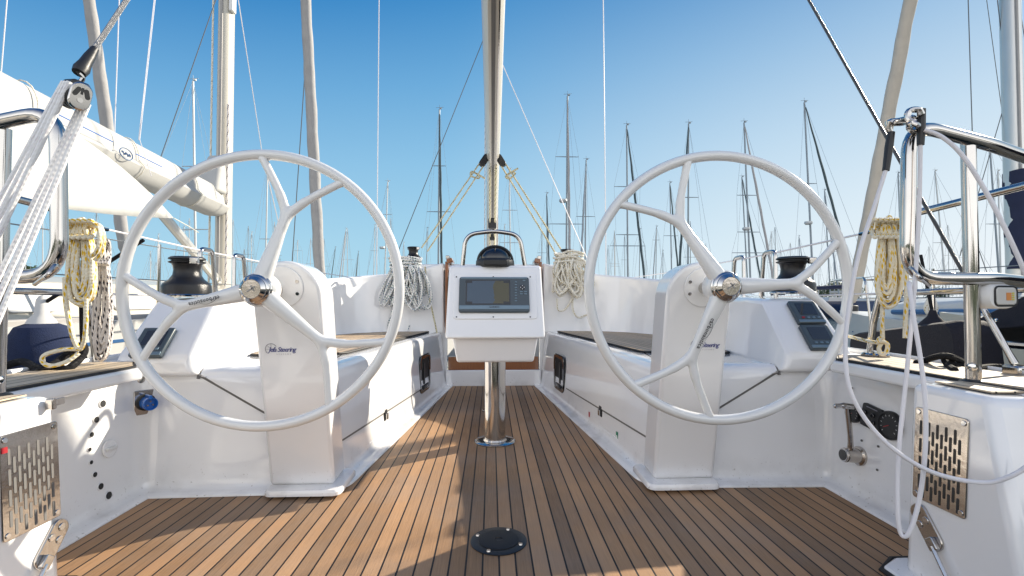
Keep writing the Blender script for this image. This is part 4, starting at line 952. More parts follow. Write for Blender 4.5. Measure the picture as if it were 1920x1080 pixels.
for i, (px, Y, h, w, lb) in enumerate([(1570, 120, 4.8, 7, 'dark green tree on the shore, seen through the right wheel rim'), (1600, 150, 3.6, 8, 'low bushy tree on the shore right of the right wheel'),
        (1546, 165, 4.2, 9, 'small distant tree low behind the right wheel spoke'), (30, 90, 6.6, 6., 'dark tree rising over the cabin at the left edge'), (58, 100, 6.9, 5.5, 'second dark tree at the left edge, behind the steel rail'),
        (1762, 170, 4.0, 10, 'distant tree on the shore beyond the blue striped cabin'), (1900, 160, 4.5, 9, 'distant tree on the shore at the right frame edge')]):
    p = at(px, 562, Y=Y); tree(lb, p.x, Y, h, w, 20+i)

# world
SUN_AZ, SUN_EL = R(57), R(26.5)
w = bpy.data.worlds.new('World'); sc.world = w; w.use_nodes = True; n = w.node_tree; L = n.links.new
sky = n.nodes.new('ShaderNodeTexSky'); sky.sky_type = 'NISHITA'; sky.sun_disc = False
sky.sun_elevation = SUN_EL; sky.sun_rotation = SUN_AZ; sky.air_density = 1.0; sky.dust_density = 1.3; sky.ozone_density = 2.2; sky.altitude = 0
bg = n.nodes['Background']; bg.inputs['Strength'].default_value = .12
tc = n.nodes.new('ShaderNodeTexCoord'); sep = n.nodes.new('ShaderNodeSeparateXYZ'); L(tc.outputs['Generated'], sep.inputs[0])
def wm(op, a, c=None, clamp=False):
    q = n.nodes.new('ShaderNodeMath'); q.operation = op; q.use_clamp = clamp
    for i, v in enumerate((a, c)):
        if v is None: continue
        if isinstance(v, (int, float)): q.inputs[i].default_value = v
        else: L(v, q.inputs[i])
    return q.outputs[0]
def wmix(f, a, c):
    q = n.nodes.new('ShaderNodeMix'); q.data_type = 'RGBA'
    for k, v in (('Factor', f), ('A', a), ('B', c)):
        if isinstance(v, tuple): q.inputs[k].default_value = (*v, 1)
        elif isinstance(v, (int, float)): q.inputs[k].default_value = v
        else: L(v, q.inputs[k])
    return q.outputs['Result']
# hazy summer sky: elevation gradient, paler towards the sun and whitened behind the camera as added fill for shaded whites, blended with the physical sky
cr = n.nodes.new('ShaderNodeValToRGB'); el = cr.color_ramp.elements
for i, (p, c) in enumerate(((0, (.46, .72, .86)), (.12, (.39, .67, .85)), (.28, (.27, .55, .80)), (.42, (.155, .415, .715)), (.58, (.040, .245, .575)), (1, (.02, .12, .38)))):
    e = el[0] if i == 0 else (el[len(el)-1] if i == 5 else el.new(p)); e.position = p; e.color = (*c, 1)
sdot = wm('ADD', wm('MULTIPLY', sep.outputs[0], math.sin(SUN_AZ)), wm('MULTIPLY', sep.outputs[1], math.cos(SUN_AZ)))
L(wm('MULTIPLY', wm('MAXIMUM', sep.outputs[2], 0), wm('ADD', 1, wm('MULTIPLY', wm('MAXIMUM', wm('SUBTRACT', .5, sdot), 0), .38))), cr.inputs[0])
near = wm('MULTIPLY', wm('POWER', wm('MAXIMUM', wm('SUBTRACT', sdot, .42), 0), 1.25), 1.75, True)
near = wm('MULTIPLY', near, wm('SUBTRACT', 1.1, wm('MULTIPLY', sep.outputs[2], 1.7)), True)
c1 = wmix(near, cr.outputs[0], (.90, .94, .97))
back_fill = wm('MULTIPLY', wm('MULTIPLY', wm('SUBTRACT', .15, sep.outputs[1]), 1.5, True), wm('SUBTRACT', 1.0, sep.outputs[2]), True)
c2 = wmix(back_fill, c1, (2.35, 2.30, 2.24))
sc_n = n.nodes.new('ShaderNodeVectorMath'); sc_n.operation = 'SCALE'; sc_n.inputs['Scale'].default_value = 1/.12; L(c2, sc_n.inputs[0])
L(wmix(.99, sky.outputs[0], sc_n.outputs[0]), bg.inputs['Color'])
sd = Vector((math.sin(SUN_AZ)*math.cos(SUN_EL), math.cos(SUN_AZ)*math.cos(SUN_EL), math.sin(SUN_EL)))
ld = bpy.data.lights.new('sun', 'SUN'); lo_ = bpy.data.objects.new('sun', ld); col.objects.link(lo_)
ld.energy = 8.5; ld.angle = R(.53); ld.color = (1.0, .90, .74); lo_.rotation_euler = (-sd).to_track_quat('-Z', 'Y').to_euler(); lo_.location = sd*60
sc.view_settings.view_transform = 'Standard'; sc.view_settings.look = 'None'; sc.view_settings.exposure = 0
sc.cycles.max_bounces = 8; sc.cycles.use_denoising = True

# ================================================================== hull helper
def hull(t, x, y0, y1, hb, gz, m, ax=None, sheer=.12, transom=.75, mb_only=False, stripe=None):
    """lofted yacht hull; stern at y0, bow at y1 along axis; ax=(dx,dy) direction of the bow"""
    n_ = 9; loops = []; Ln = abs(y1-y0)
    ax = Vector((ax[0], ax[1], 0)).normalized() if ax else Vector((0, 1 if y1 > y0 else -1, 0)); sd_ = Vector((ax.y, -ax.x, 0)); o = Vector((x, y0, 0))
    for i in range(n_):
        k = i/(n_-1); b = hb*(transom+(1-transom)*math.sin(min(1, k/.45)*math.pi/2)) if k < .45 else hb*(1-((k-.45)/.55)**2.4)*1.0+.02
        g = gz+sheer*(k-.3)**2*2; kb = k*Ln
        rk = .0 if k < .99 else -.0
        def q(s, z, bb): return o+ax*(kb+(z-g)*(.25 if i == n_-1 else 0))+sd_*(s*bb)+Vector((0, 0, z))
        loops.append([q(-1, g, b), q(-1, WZ+.05, b*.93), q(-1, WZ-.4, b*.6), q(1, WZ-.4, b*.6), q(1, WZ+.05, b*.93), q(1, g, b)])
    return MB().loft(loops).build('hull', m, t, angle=50)

# ---------------- neighbour on the left
ny = thing('neighbour_yacht', 'cream and white sailing yacht moored close on the left', 'yacht', (-3.85, 4, WZ))
hull(ny, -3.9, -4.5, 11.0, 1.62, .585, 'hullwhite')
for s in (1,):
    MB().box((-2.36, 2.8, .60), (.05, 7.0, .045)).build('rubbing_strake', 'grey', ny, bevel=.008)
    MB().box((-2.29, 2.8, .47), (.02, 7.0, .02)).build('stripe', 'stripe', ny)
    MB().box((-2.29, 2.8, .36), (.02, 7.0, .05)).build('lower_stripe', 'grey', ny)
cb = []
for y, w_, h in ((1.9, .95, .87), (4.5, .95, .90), (6.6, .85, .88), (8.4, .55, .78), (9.0, .4, .62)): cb.append([(-3.9-w_, y, .56), (-3.9-w_*.9, y, h-.05), (-3.9-w_*.7, y, h), (-3.9+w_*.7, y, h), (-3.9+w_*.9, y, h-.05), (-3.9+w_, y, .56)])
MB().loft(cb).build('cabin', 'cream', ny, bevel=.03, seg=3)
for y, ln in ((2.45, .42), (3.25, .36), (4.15, .46), (5.2, .42)):
    wf = frame((-3.9+.925, y, .712), (0, 1, 0), (-.10, 0, .28)); wf = frame((-3.9+.93*1.0-.012, y, .70), (0, -1, 0), (-.095, 0, .30))
    d = MB(); plate(d, wf, ln, .125, .045, -.004, .012); f_ = d.build('window_frame', 'hullwhite', ny, bevel=.004)
    d = MB(); plate(d, wf, ln-.05, .085, .03, .012, .015); d.build('pane', 'glass', f_)
MB().box((-3.7, .6, .66), (2.3, 2.6, .24)).build('cockpit_coaming', 'cream', ny, bevel=.05, seg=3)
hs_ = MB(); hs_.loft([[(-3.1, y, .6), (-3.1, y, .92), (-3.3, y, .97), (-4.6, y, .97), (-4.8, y, .92), (-4.8, y, .6)] for y in (1.9, 3.1)]); hs_.build('windscreen', 'black', ny, bevel=.03)
wf = MB()
for k in range(5): wf.box((-3.095, 2.05+.22*k, .80), (.012, .17, .17))
wf.build('windscreen_panes', 'glass', ny)
mx, my = at(421, 300, Y=6.35).x, 6.35
ms = MB().loft([[Vector((mx+.085*math.cos(a), my+.12*math.sin(a), z)) for a in [2*math.pi*k/20 for k in range(20)]] for z in (.8, 15)]).build('mast', 'alloy_white', ny)
MB().box((mx+.005, my-.125, 6), (.03, .02, 11)).build('mast_track', 'grey', ms)
MB().box((mx+.10, my-.05, 4.55), (.05, .10, .25)).build('steaming_lamp', 'white', ms, bevel=.01)
MB().tube([(mx-.12, my-.1, .8), (mx-.11, my-.1, 9)], .012, 6).build('halyard', 'wrope', ms)
MB().tube([(mx+.10, my-.12, .8), (mx+.10, my-.12, 3.2)], .014, 6).build('halyard', 'krope', ms)
# boom with sail cover
A, B = Vector((mx, my-.12, 1.93)), Vector((-3.05, 2.35, 2.0)); ab = (B-A).normalized(); sdv = ab.cross(Vector((0, 0, 1))).normalized(); upb = sdv.cross(ab)
bl = []
N = 16
for i in range(N+1):
    k = i/N; c = A.lerp(B, k); h = .40-.05*k; wv = .17-.03*k; f = .98+.018*math.sin(k*23)
    if i == 0: h *= .8; wv *= .8
    bl.append([c+sdv*(wv*f*math.cos(a)*(1 if math.sin(a) < 0 else .62))+upb*(h*.5*math.sin(a)) for a in [2*math.pi*j/20 for j in range(20)]])
cvr = MB().loft(bl).build('sail_cover', 'canvas', ny, angle=60)
cl_ = [A.lerp(B, k)-sdv*(-.0)+upb*.0 for k in (0, 1)]
sgn = 1 if sdv.x > 0 else -1
for k0, k1 in ((.40, .50), (.58, .72)):
    q0, q1 = A.lerp(B, k0), A.lerp(B, k1); MB().tube([q0+sdv*sgn*.158+upb*.02, q1+sdv*sgn*.152+upb*.02], .004, 6).build('blue_line', 'blue', cvr)
q = A.lerp(B, .54)+sdv*sgn*.168-upb*.03; fm = frame(q, -ab*1, upb)
el = [fm @ Vector((.085*math.cos(a), .045*math.sin(a), 0)) for a in [2*math.pi*j/32 for j in range(32)]]
e = MB().tube(el, .004, 6, closed=True)
wv = [fm @ Vector((-.06+.12*j/24, .012*math.sin(j*1.9)+.006*math.sin(j*.7), 0)) for j in range(25)]; e.tube(wv, .0035, 6); e.build('oval_emblem', 'stripe', cvr)
for k in (.2, .47, .75): q = A.lerp(B, k); MB().tube([q+sdv*.17*math.cos(a)*(1 if math.sin(a) < 0 else .66)+upb*.20*math.sin(a) for a in [2*math.pi*j/20 for j in range(20)]], .005, 6, closed=True).build('cover_tie', 'wrope', cvr)
MB().loft([[A+Vector((-.16, -.05, .1)), A+Vector((.14, -.05, .1)), A+Vector((.14, -.3, .1)), A+Vector((-.16, -.3, .1))], [A+Vector((-.13, .0, .42)), A+Vector((.10, 0, .42)), A+Vector((.10, -.16, .42)), A+Vector((-.13, -.16, .42))], [A+Vector((-.10, .02, .60)), A+Vector((.06, .02, .60)), A+Vector((.06, -.08, .60)), A+Vector((-.10, -.08, .60))]]).build('cover_collar', 'canvas', cvr, bevel=.04, seg=3)
MB().tube([A+Vector((.02, -1.2, -.24)), Vector((mx, my-.1, .95))], .05, 10).build('vang', 'alloy', ny)
for a_, b_, r_, m_ in (((mx, my-.1, 14), at(262, 262, Y=4.2), .0032, 'wire_white'), (at(262, 262, Y=4.2), at(284, 330, Y=4.2), .003, 'wire_white'), (at(408, -10, Y=5.2), at(296, 310, Y=5.0), .0045, 'wire_dark'), (at(447, 0, Y=6.4), at(492, 290, Y=7.2), .006, 'wire_white'), (at(492, 290, Y=7.2), at(524, 425, Y=7.8), .008, 'wire_white'),
        (at(224, -10, Y=6.0), at(213, 300, Y=6.0), .006, 'wire_white'), (at(14, -10, Y=4.0), at(1, 150, Y=4.0), .004, 'wire_white'), (at(290, -10, Y=4.4), at(260, 262, Y=4.2), .0032, 'wire_white'), (at(582, -20, Y=9.2), at(548, 490, Y=9.2), .009, 'wire_dark')):
    MB().tube([a_, b_], r_, 6).build('stay', m_, ny)
def furled(parent, a, b, r, m, name='furled_jib'):
    a, b = Vector(a), Vector(b); pts = []; rr = []
    for i in range(41):
        k = i/40; p = a.lerp(b, k); pts.append(p+Vector((math.sin(i*1.3)*r*.04, math.cos(i*1.1)*r*.04, 0))); rr.append(r*(.55+.45*math.sin(min(1, (1-k)*1.15+.1)*1.57))*(1+.045*math.sin(i*2.1)))
    rr[0] = r*.5; return MB().tube(pts, rr, 12).build(name, m, parent)
ja = at(601, 540, Y=9.4); jd = at(573, 0, Y=8.6); furled(ny, ja, ja+(jd-ja)*1.6, .098, 'jib_grey')
# lifelines and stanchions of the neighbour
for y in (2.0, 3.6, 5.2, 6.8): MB().tube([(-2.42, y, .6), (-2.42, y, 1.12)], .012, 8).build('stanchion', 'steel', ny)
for z in (1.1, .86): MB().tube([(-2.42, -.5, z), (-2.42, 8, z)], .004, 6).build('guard_wire', 'wire', ny)
MB().tube(bend([(-2.5, 1.0, .6), (-2.5, 1.02, 1.15), (-2.5, 1.9, 1.22), (-2.5, 1.92, .6)], .1), .014, 10).build('push_rail', 'black', ny)
for a_, b_ in (((-2.35, 1.6, .5), (-2.42, 2.3, 1.1)), ((-2.35, 2.2, .5), (-2.42, 2.35, 1.1))): MB().tube([a_, b_], .012, 8).build('brace', 'black', ny)
# mooring lines along its side
# white awning
aw = MB(); G = 10
P0, P1, P2 = at(326, 409, Y=4.3), at(-40, 150, Y=2.35), at(-40, 366, Y=2.35)
vs = []; idx = {}
for i in range(G+1):
    for j in range(G+1-i):
        a_, b_ = i/G, j/G; c_ = 1-a_-b_; p = P0*c_+P1*a_+P2*b_; p = p+Vector((0, 0, -.16*a_*b_*2-.05*c_*b_*2+.40*c_*a_)); idx[(i, j)] = len(vs); vs.append(p)
fs = []
for i in range(G):
    for j in range(G-i):
        fs.append((idx[(i, j)], idx[(i+1, j)], idx[(i, j+1)]))
        if j < G-i-1: fs.append((idx[(i+1, j)], idx[(i+1, j+1)], idx[(i, j+1)]))
o = aw.add(vs, fs).build('awning', 'awning', angle=80); tag(o, 'white triangular awning stretched over the neighbouring cockpit, top left', 'awning')
o.modifiers.new('s', 'SOLIDIFY').thickness = .004
MB().tube([P0, at(355, 425, Y=4.9), at(372, 436, Y=5.2)], .004, 6).build('guy_line', 'wrope', o)

# grey furled jib of the yacht beyond
y2 = thing('moored_yacht', 'yacht beyond the left neighbour, with wrinkled brown-grey furled jib rising at top left', 'yacht', (-9, 9, WZ))
hull(y2, -9.6, -2, 9.0, 1.5, .55, 'hullwhite')
ja = at(236, 480, Y=8.4); jd = at(167, 0, Y=7.4); furled(y2, ja, ja+(jd-ja)*1.5, .088, 'jib_grey'); 
MB().tube([at(110, 560, Y=6.5)+Vector((-1.5, 0, 0)), at(110, 560, Y=6.5)+Vector((-1.5, 0, 13))], .08, 10).build('mast', 'alloy', y2)

# blue fender between the boats
c0 = at(76, 690, X=-1.93); fd = thing('fender', 'large dark blue covered fender hanging beside the left side deck', 'fender', (c0.x, c0.y, .20))
MB().lathe([(0, .20), (.06, .20), (.105, .23), (.118, .30), (.118, .50), (.112, .55), (.085, .605), (.05, .62)], (c0.x, c0.y, 0), n=32).build('cover', 'bluecover', fd)
MB().lathe([(.06, .60), (.045, .635), (.026, .66), (.020, .72), (.012, .735), (0, .74)], (c0.x, c0.y, 0), n=20).build('neck', 'jib_pale', fd)
MB().tube([(c0.x, c0.y, .70), (-1.53, c0.y+.02, .98)], .008, 6).build('lanyard', 'drope', fd)
MB().tube(sm(Pl([(150, 520, 1.8), (152, 580, 1.82), (154, 640, 1.84), (162, 680, 1.84)]), 4), .006, 6).build('line', 'drope', fd)

# ---------------- neighbours on the right
nr = thing('neighbour_yacht', 'white yacht with a blue cabin stripe and navy mast wrap, moored on the right', 'yacht', (5.2, 3.5, WZ))
hull(nr, 5.3, -3.0, 7.15, 1.35, .44, 'hullwhite', transom=.8)
cb = []
for y, w_, h in ((1.6, .95, .80), (4.2, .90, .78), (5.4, .7, .72), (6.2, .4, .56)): cb.append([(5.3-w_, y, .42), (5.3-w_*.92, y, h-.06), (5.3-w_*.7, y, h), (5.3+w_*.7, y, h), (5.3+w_*.92, y, h-.06), (5.3+w_, y, .42)])
MB().loft(cb).build('cabin', 'hullwhite', nr, bevel=.03, seg=3)
MB().tube([(5.3-.965, 1.6, .62), (5.3-.915, 4.2, .61), (5.3-.72, 5.35, .58)], .03, 8).build('cabin_stripe', 'stripe', nr)
mx, my = at(1901, 300, Y=4.95).x, 4.95
ms = MB().loft([[Vector((mx+.068*math.cos(a), my+.10*math.sin(a), z)) for a in [2*math.pi*k/20 for k in range(20)]] for z in (.5, 13)]).build('mast', 'alloy', nr)
MB().box((mx-.045, my-.102, 6), (.02, .02, 12)).build('mast_track', 'grey', ms)
MB().tube([(mx-.07, my-.03, 5.0), (mx-1.0, my-.3, 5.06)], .03, 8).build('spreader', 'alloy', ms)
MB().tube([(mx+.07, my-.03, 5.0), (mx+1.0, my-.3, 5.06)], .03, 8).build('spreader', 'alloy', ms)
mw = []
for i in range(9):
    z = 1.05+1.05*i/8; mw.append([Vector((mx+.03+(.105+.010*math.sin(i*2+a*3))*math.cos(a), my-.05+(.17+.012*math.sin(i*1.3+a*2))*math.sin(a), z)) for a in [2*math.pi*k/20 for k in range(20)]])
MB().loft(mw).build('mast_wrap', 'navy', ms, angle=60)
ja = at(1598, 566, Y=7.0); jd = at(1708, -5, Y=5.6); furled(nr, ja, ja+(jd-ja)*1.6, .080, 'jib_beige')
MB().lathe([(.05, 0), (.075, .01), (.075, .10), (.05, .11)], ja-Vector((0, 0, .16)), n=16).build('furler_drum', 'black', nr)
MB().tube([ja-Vector((0, 0, .17)), (5.3, 7.1, .47)], .02, 8).build('stem_fitting', 'steel', nr)
for s in (1, -1): MB().tube(bend([(5.3+s*.95, 5.4, .46), (5.3+s*.93, 5.5, .98), (5.3+s*.1, 7.15, 1.02), (5.3, 7.2, 1.02)], .12), .014, 8).build('pulpit', 'steel', nr)
for y in (1.0, 2.6, 4.2): MB().tube([(5.3-1.33, y, .45), (5.3-1.33, y, 1.0)], .012, 8).build('stanchion', 'steel', nr)
for z in (.98, .74): MB().tube([(5.3-1.33, -1, z), (5.3-1.33, 4.2, z), (5.3-.94, 5.5, z)], .004, 6).build('guard_wire', 'wire', nr)
fm = frame(at(1622, 617, Y=6.3), (.6, -.8, 0), (0, 0, 1)); d = MB()
sp0 = at(1617, 622, Y=6.5)
for a in range(0, 180, 45): q = frame(sp0, (.42, -.9, 0), (0, 0, 1)) @ Matrix.Rotation(R(a), 4, 'Z'); plate(d, q, .16 if a in (0, 90) else .07, .014, .002, .02, .10)
d.build('star_emblem', 'stripe', nr)
for a_, b_, r_ in ((at(1815, -10, Y=5), at(1834, 600, Y=5), .007), (at(1870, 0, Y=5), at(1936, 560, Y=5), .006), (at(1888, 180, Y=5), at(1800, 480, Y=5.2), .006), (at(1910, 0, Y=5.4), at(1975, 420, Y=5.4), .006), (at(1836, 470, Y=5), at(1866, 555, Y=5), .006), (at(1850, 0, Y=5.2), at(1927, 560, Y=5.2), .005)):
    MB().tube([a_, b_], r_*.75, 6).build('stay', 'wire_dark', nr)
o = MB().tube(sm(Pl([(1742, 560, 4.6), (1735, 578, 4.6), (1745, 592, 4.6), (1756, 580, 4.6), (1748, 558, 4.6), (1738, 575, 4.6), (1748, 590, 4.6), (1753, 572, 4.6), (1745, 556, 4.6)]), 5), .016, 8).build('rope_hank', 'wrope'); tag(o, 'small white rope hank tied to the guard rail of the right neighbour', 'rope')

nb = thing('neighbour_yacht', 'cream hulled yacht with black sprayhood at the right frame edge', 'yacht', (3.7, 0, WZ))
hull(nb, 3.75, -6.0, 3.9, 1.45, .50, 'cream', transom=.8)
MB().box((3.9, .2, .58), (2.5, 3.6, .24)).build('coaming', 'cream', nb, bevel=.08, seg=4)
sp_l = []
for y, zb_, z, w_ in ((.4, .70, .85, 1.25), (.8, .70, 1.12, 1.32), (1.3, .68, 1.16, 1.34), (1.8, .64, .92, 1.34), (2.2, .58, .72, 1.33), (2.6, .475, .51, 1.30)):
    sp_l.append([(3.72-w_, y, zb_), (3.72-w_*.97, y, z-.02), (3.72-w_*.8, y, z), (3.72+w_*.8, y, z), (3.72+w_*.97, y, z-.02), (3.72+w_, y, zb_)])
MB().loft(sp_l).build('sprayhood', 'blackcanvas', nb, bevel=.02)
for y, zz in ((1.3, .74), (1.8, .70), (2.2, .62)): MB().lathe([(.012, 0), (.010, .006), (0, .008)], (2.375, y, zz), (-1, 0, .2), 10).build('stud', 'chrome', nb)
MB().tube([(2.315, 1.0, .525), (2.315, 2.4, .515)], .016, 8).build('toe_rail', 'steel', nb)
MB().tube([(2.30, .9, .40), (2.31, 2.4, .39)], .012, 8).build('stripe', 'grey', nb)

# long black fender cushion hung between the boats on the right
ff_ = frame(at(1738, 676, X=2.16), (-.28, 1, 0), (0, 0, 1)); q0 = at(1623, 690, X=2.2); q1 = at(1848, 690, X=2.02)
cx_ = (q0+q1)/2; dx_ = (q1-q0); fm = frame((cx_.x, cx_.y, .40), dx_, (0, 0, 1))
fc = thing('fender', 'long black canvas covered fender lying between the boats on the right', 'fender', (cx_.x, cx_.y, .2))
d = MB(); lr = rrect(dx_.length, .36, .07, 6); d.loft([[fm @ (p*k+Vector((0, 0, z))) for p in lr] for k, z in ((.93, -.09), (1, -.05), (1, .05), (.93, .09))]); d.build('cover', 'blackcanvas', fc, angle=50)
tp = fm @ Vector((dx_.length*.18, .16, 0)); MB().lathe([(.085, -.02), (.05, .03), (.022, .06), (.012, .09), (0, .095)], tp, n=20).build('cone', 'blackcanvas', fc)
MB().tube([tp+Vector((0, 0, .07)), tp+Vector((.02, .08, .36))], .008, 6).build('lanyard', 'drope', fc)
MB().lathe([(.008, 0), (.008, .006), (0, .008)], tp+Vector((-.03, -.05, .0)), (-.3, -1, .3), 10).build('stud', 'chrome', fc)

# ================================================================== forest of masts beyond
def yacht(px, py, bx, label, H=12., jib=None, spr=(), hm='hullwhite', pale=False, radar=None, hdg=0, r=.074, by=500, boom=True):
    Y = H*FPX/(562-py); tp = at(px, py, Y=Y); b5 = at(bx, by, Y=Y); d = (b5-tp)/(b5.z-tp.z); deck = .55
    bp = tp+d*(deck-tp.z); m = 'farmast2' if pale else 'farmast'
    t = thing('moored_yacht', label, 'yacht', (bp.x, Y, WZ))
    a = R(hdg); axv = Vector((math.sin(a), math.cos(a), 0)); Ln = H*.85
    s0 = Vector((bp.x, Y, 0))-axv*Ln*.55
    hull(t, s0.x, s0.y, s0.y+Ln, Ln*.15, .62, hm, ax=(axv.x, axv.y))
    cbn = []; sdv = Vector((axv.y, -axv.x, 0))
    for k, w_, h in ((.28, .085, .88), (.5, .08, .9), (.66, .06, .84), (.75, .04, .66)):
        c = s0+axv*Ln*k; cbn.append([c-sdv*Ln*w_+Vector((0, 0, .55)), c-sdv*Ln*w_*.85+Vector((0, 0, h)), c+sdv*Ln*w_*.85+Vector((0, 0, h)), c+sdv*Ln*w_+Vector((0, 0, .55))])
    MB().loft(cbn).build('cabin', 'hullwhite', t)
    ms = MB().tube([bp, tp], [r, r*.75], 8).build('mast', m, t)
    k = MB().tube([tp, tp+Vector((0, 0, .35))], .012, 5); k.tube([tp+Vector((-.25, 0, .12)), tp+Vector((.3, 0, .16))], .014, 5); k.box(tp+Vector((.1, 0, .08)), (.14, .1, .10)); k.build('masthead_gear', m, ms)
    up = (tp-bp).normalized()
    pr = tp
    for py_, hw in spr:
        q = tp+d*(at(px, py_, Y=Y).z-tp.z); wd = hw*Y/FPX
        MB().tube([q-Vector((wd, 0, 0)), q, q+Vector((wd, 0, 0))], [.022, .035, .022], 6).build('spreader', m, ms)
    sp = [(tp+d*(at(px, p_, Y=Y).z-tp.z), hw*Y/FPX) for p_, hw in spr]
    for s in (1, -1):
        pts = [tp]+[q+Vector((s*w_, 0, 0)) for q, w_ in sp]+[Vector((bp.x+s*Ln*.14, Y, .6))]
        MB().tube(pts, .0045*Y/30+.003, 4).build('shroud', 'farmast', t)
    fb = s0+axv*Ln*.98+Vector((0, 0, .7)); ab_ = s0+Vector((0, 0, .7))
    MB().tube([tp, ab_], .0045*Y/30+.003, 4).build('backstay', 'farmast', t)
    if jib:
        m2, jx, jy = jib; jb = at(jx, jy, Y=Y*.97); jt = tp+(jb-tp)*.03; e = jb+(jb-jt)*max(0, (jb.z-.8)/max(.1, jt.z-jb.z))
        n0 = jt.lerp(e, .0); MB().tube([jt.lerp(e, i/24)+Vector((.012*math.sin(i*1.7), 0, 0)) for i in range(25)], [.04+.045*min(1, i/8)*(1+.1*math.sin(i*2.3)) for i in range(25)], 7).build('furled_jib', m2, t)
    else: MB().tube([tp, fb], .0045*Y/30+.003, 4).build('forestay', 'farmast', t)
    if boom: MB().tube([bp+Vector((0, 0, 1.0)), bp-axv*Ln*.4+Vector((0, 0, 1.05))], .14, 8).build('stowed_sail', 'navy' if (hm == 'hullblue' or len(label) % 2) else 'canvas', t)
    if radar: q = tp+d*(at(px, radar, Y=Y).z-tp.z); MB().lathe([(.0, -.12), (.2, -.12), (.28, -.02), (.26, .1), (0, .14)], q+Vector((-.3, -.25, 0)), n=14).build('radar_dome', 'farmast2', ms)
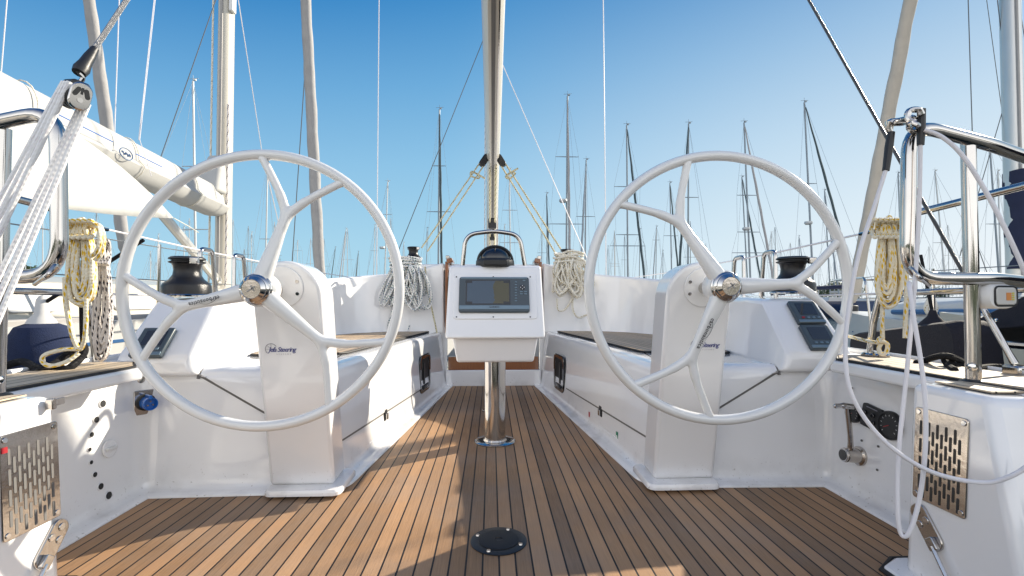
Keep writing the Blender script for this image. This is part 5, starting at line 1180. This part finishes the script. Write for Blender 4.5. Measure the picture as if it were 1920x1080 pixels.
Ys = [
 (362, 152, 366, 'far yacht with pale slim mast standing left of the big neighbouring mast', 13, None, ((312, 22), (430, 28)), 'hullwhite', True, None, 5, 430),
 (502, 302, 498, 'distant yacht with mast seen inside the left wheel near its upper spoke fork', 12, None, ((448, 12),), 'hullwhite', True, None, -10),
 (472, 436, 471, 'distant short mast just left of the left wheel upper spoke', 12, None, (), 'hullwhite', True, None, 0),
 (649, 429, 644, 'distant pale mast just right of the grey furled jib, tallest of a low cluster', 12, ('jib_grey', 636, 525), (), 'hullwhite', True, None, 0),
 (629, 464, 624, 'distant short mast with dark furled jib hard by the grey furled jib', 11, ('jib_dark', 620, 530), (), 'hullblue', False, None, 4),
 (672, 472, 670, 'distant short dark mast right of the low mast cluster inside the left wheel', 11, ('jib_dark', 667, 520), (), 'hullblue', False, None, 0),
 (727, 341, 722, 'distant pale mast with radar, crossing the right rim of the left wheel', 12, None, ((402, 10),), 'hullwhite', True, 465, 8),
 (703, 422, 701, 'distant thin mast beside the vertical cap shroud, left of the left wheel rim', 12, None, ((470, 8),), 'hullwhite', True, None, 0),
 (824, 205, 822, 'tall dark masted yacht left of the boom with dark furled jib and two spreaders', 14, ('jib_dark', 828, 500), ((311, 13), (397, 22)), 'hullblue', False, None, 2),
 (801, 428, 800, 'distant thin mast behind the left mainsheet fall', 11, None, (), 'hullwhite', False, None, 0),
 (955, 318, 957, 'pale mast just right of the boom, seen between boom and right mainsheet fall', 12, None, ((394, 14), (455, 20)), 'hullwhite', True, None, -4),
 (946, 422, 946, 'distant thin mast above the grab rail, left of the paler mast', 11, None, ((455, 9),), 'hullwhite', True, None, 0),
 (1025, 363, 1026, 'dark mast with short furled sail left of the right rope bundle', 12, ('jib_dark', 1029, 480), ((420, 10),), 'hullblue', False, None, 3),
 (1016, 436, 1016, 'distant short mast beside the right mainsheet fall', 11, None, ((474, 9),), 'hullwhite', False, None, 0),
 (1064, 180, 1062, 'tall mast with masthead lamps and radar dome above the right rope bundle', 14, ('jib_grey', 1068, 460), ((294, 22), (420, 32)), 'hullwhite', False, 378, 0),
 (1099, 300, 1097, 'mast between the tall radar mast and the right wheel rim', 12, ('farmast', 1090, 480), ((406, 18),), 'hullwhite', False, None, 6),
 (1175, 235, 1177, 'dark mast with black furled jib leaning right, left part of the right wheel', 13, ('jib_dark', 1206, 500), ((350, 25), (440, 22), (461, 34)), 'hullblue', False, None, 2),
 (1231, 425, 1230, 'distant thin mast low inside the left half of the right wheel', 11, ('farmast', 1226, 500), ((450, 7),), 'hullwhite', False, None, 0),
 (1256, 343, 1259, 'mast just left of the right wheel upper spoke, with dark furled jib', 12, ('jib_dark', 1270, 490), ((442, 14),), 'hullwhite', False, None, 0),
 (1291, 232, 1290, 'mast crossing the upper spoke of the right wheel', 13, ('jib_dark', 1276, 470), ((370, 20),), 'hullblue', False, None, 5),
 (1395, 230, 1406, 'tall mast with masthead box and pale furled jib inside the right wheel', 13, ('jib_grey', 1444, 490), ((366, 20), (435, 22), (474, 34)), 'hullwhite', False, 430, 3),
 (1391, 332, 1400, 'darker shorter mast close beside the tall masthead box mast', 12, ('jib_dark', 1420, 490), (), 'hullblue', False, None, 0),
 (1508, 192, 1523, 'tall mast with raked furled jib crossing the right wheel upper right rim', 14, ('jib_dark', 1593, 500), ((344, 17), ), 'hullblue', False, 419, 4),
 (1546, 357, 1554, 'mast at the right rim of the right wheel, behind the raked jib', 12, ('farmast', 1566, 500), (), 'hullwhite', False, None, 0),
 (1498, 443, 1499, 'distant short mast above the right winch', 11, ('farmast', 1506, 500), (), 'hullwhite', False, None, 0),
 (1446, 436, 1446, 'distant thin mast over the right gate stanchion', 11, None, (), 'hullwhite', True, None, 0),
 (1616, 430, 1616, 'thin mast behind the beige furled jib, left of the right rope coil', 11, None, (), 'hullwhite', True, None, 0),
 (1684, 325, 1690, 'mast half hidden behind the right stern rail loop', 12, None, ((430, 12),), 'hullwhite', False, None, 3),
 (1753, 321, 1770, 'pale mast right of the stern rail loop, between loop and post', 12, None, ((455, 18),), 'hullwhite', True, None, 0),
 (1855, 263, 1872, 'grey mast right of the steel post, left of the navy mast wrap', 12, None, ((420, 20),), 'hullwhite', False, None, 0),
 (1871, 321, 1876, 'thinner mast directly behind the grey mast by the navy wrap', 12, None, (), 'hullwhite', True, None, 0),
 (1320, 462, 1320, 'distant short mast above the right pedestal head', 11, None, (), 'hullwhite', True, None, 0),
 (1243, 470, 1243, 'distant lowest mast left of the right pedestal head', 10, None, (), 'hullwhite', False, None, 0),
 (1140, 462, 1140, 'distant short mast just inside the left rim of the right wheel', 11, None, (), 'hullwhite', False, None, 0),
 (1200, 430, 1199, 'thin distant mast with a little flag between the dark jib and the right wheel rim', 11, None, ((461, 10),), 'hullwhite', False, None, 0),
 (297, 440, 297, 'distant mast low behind the left winch', 11, None, (), 'hullwhite', True, None, 0),
 (282, 472, 282, 'distant shorter mast left of the left winch', 10, None, (), 'hullwhite', True, None, 0),
 (345, 425, 345, 'distant mast with one spreader between the left winch and the neighbouring mast', 11, None, ((432, 14),), 'hullwhite', True, None, 0),
 (80, 400, 80, 'mast seen through the left stern rail', 11, None, (), 'hullwhite', True, None, 0),
 (181, 395, 180, 'thin dark mast above the left rope coil', 12, None, (), 'hullwhite', False, None, 0),
 (558, 452, 557, 'faint mast behind the left wheel between spoke and furled jib', 11, None, ((470, 9),), 'hullwhite', True, None, 0),
 (757, 455, 757, 'faint distant mast above the left rope bundle', 11, None, (), 'hullwhite', True, None, 0),
]
random.seed(11)
for i in range(34):   # the thin far masts of the skyline that nothing tells apart
    px = random.choice([random.uniform(430, 760), random.uniform(985, 1330), random.uniform(1430, 1600), random.uniform(20, 400), random.uniform(1640, 1910)]); py = random.uniform(405, 492)
    H = random.uniform(10, 12); Y = H*FPX/(562-py)*1.0; tp = at(px, py, Y=Y); m_ = random.choice(['farmast', 'farmast2', 'farmast2'])
    t = thing('moored_yacht', 'tiny thin mast on the far marina skyline, one of many alike', 'yacht', (tp.x, Y, WZ), 'thin masts on the far marina skyline')
    hull(t, tp.x, Y-4, Y+5, 1.5, .6, 'hullwhite'); MB().tube([(tp.x, Y, .5), tp], [.07, .05], 6).build('mast', m_, t)
    w_ = random.uniform(.7, 1.1); zz = .6+(tp.z-.6)*random.uniform(.5, .62); MB().tube([(tp.x-w_, Y, zz), (tp.x+w_, Y, zz)], .025, 5).build('spreader', m_, t)
    fs = MB()
    for e in ((tp.x-1.4, Y, .6), (tp.x+1.4, Y, .6), (tp.x+random.uniform(-1, 1), Y+5, .7), (tp.x, Y-4, .7)): fs.tube([tp, e], .004*Y/30+.002, 4)
    fs.build('rigging', 'farmast', t)
for i, q in enumerate(Ys):
    px, py, bx, lb, H, jib, spr, hm, pale, radar, hdg = q[:11]
    yacht(px, py, bx, lb, H, jib, spr, hm, pale, radar, hdg, by=q[11] if len(q) > 11 else 500)
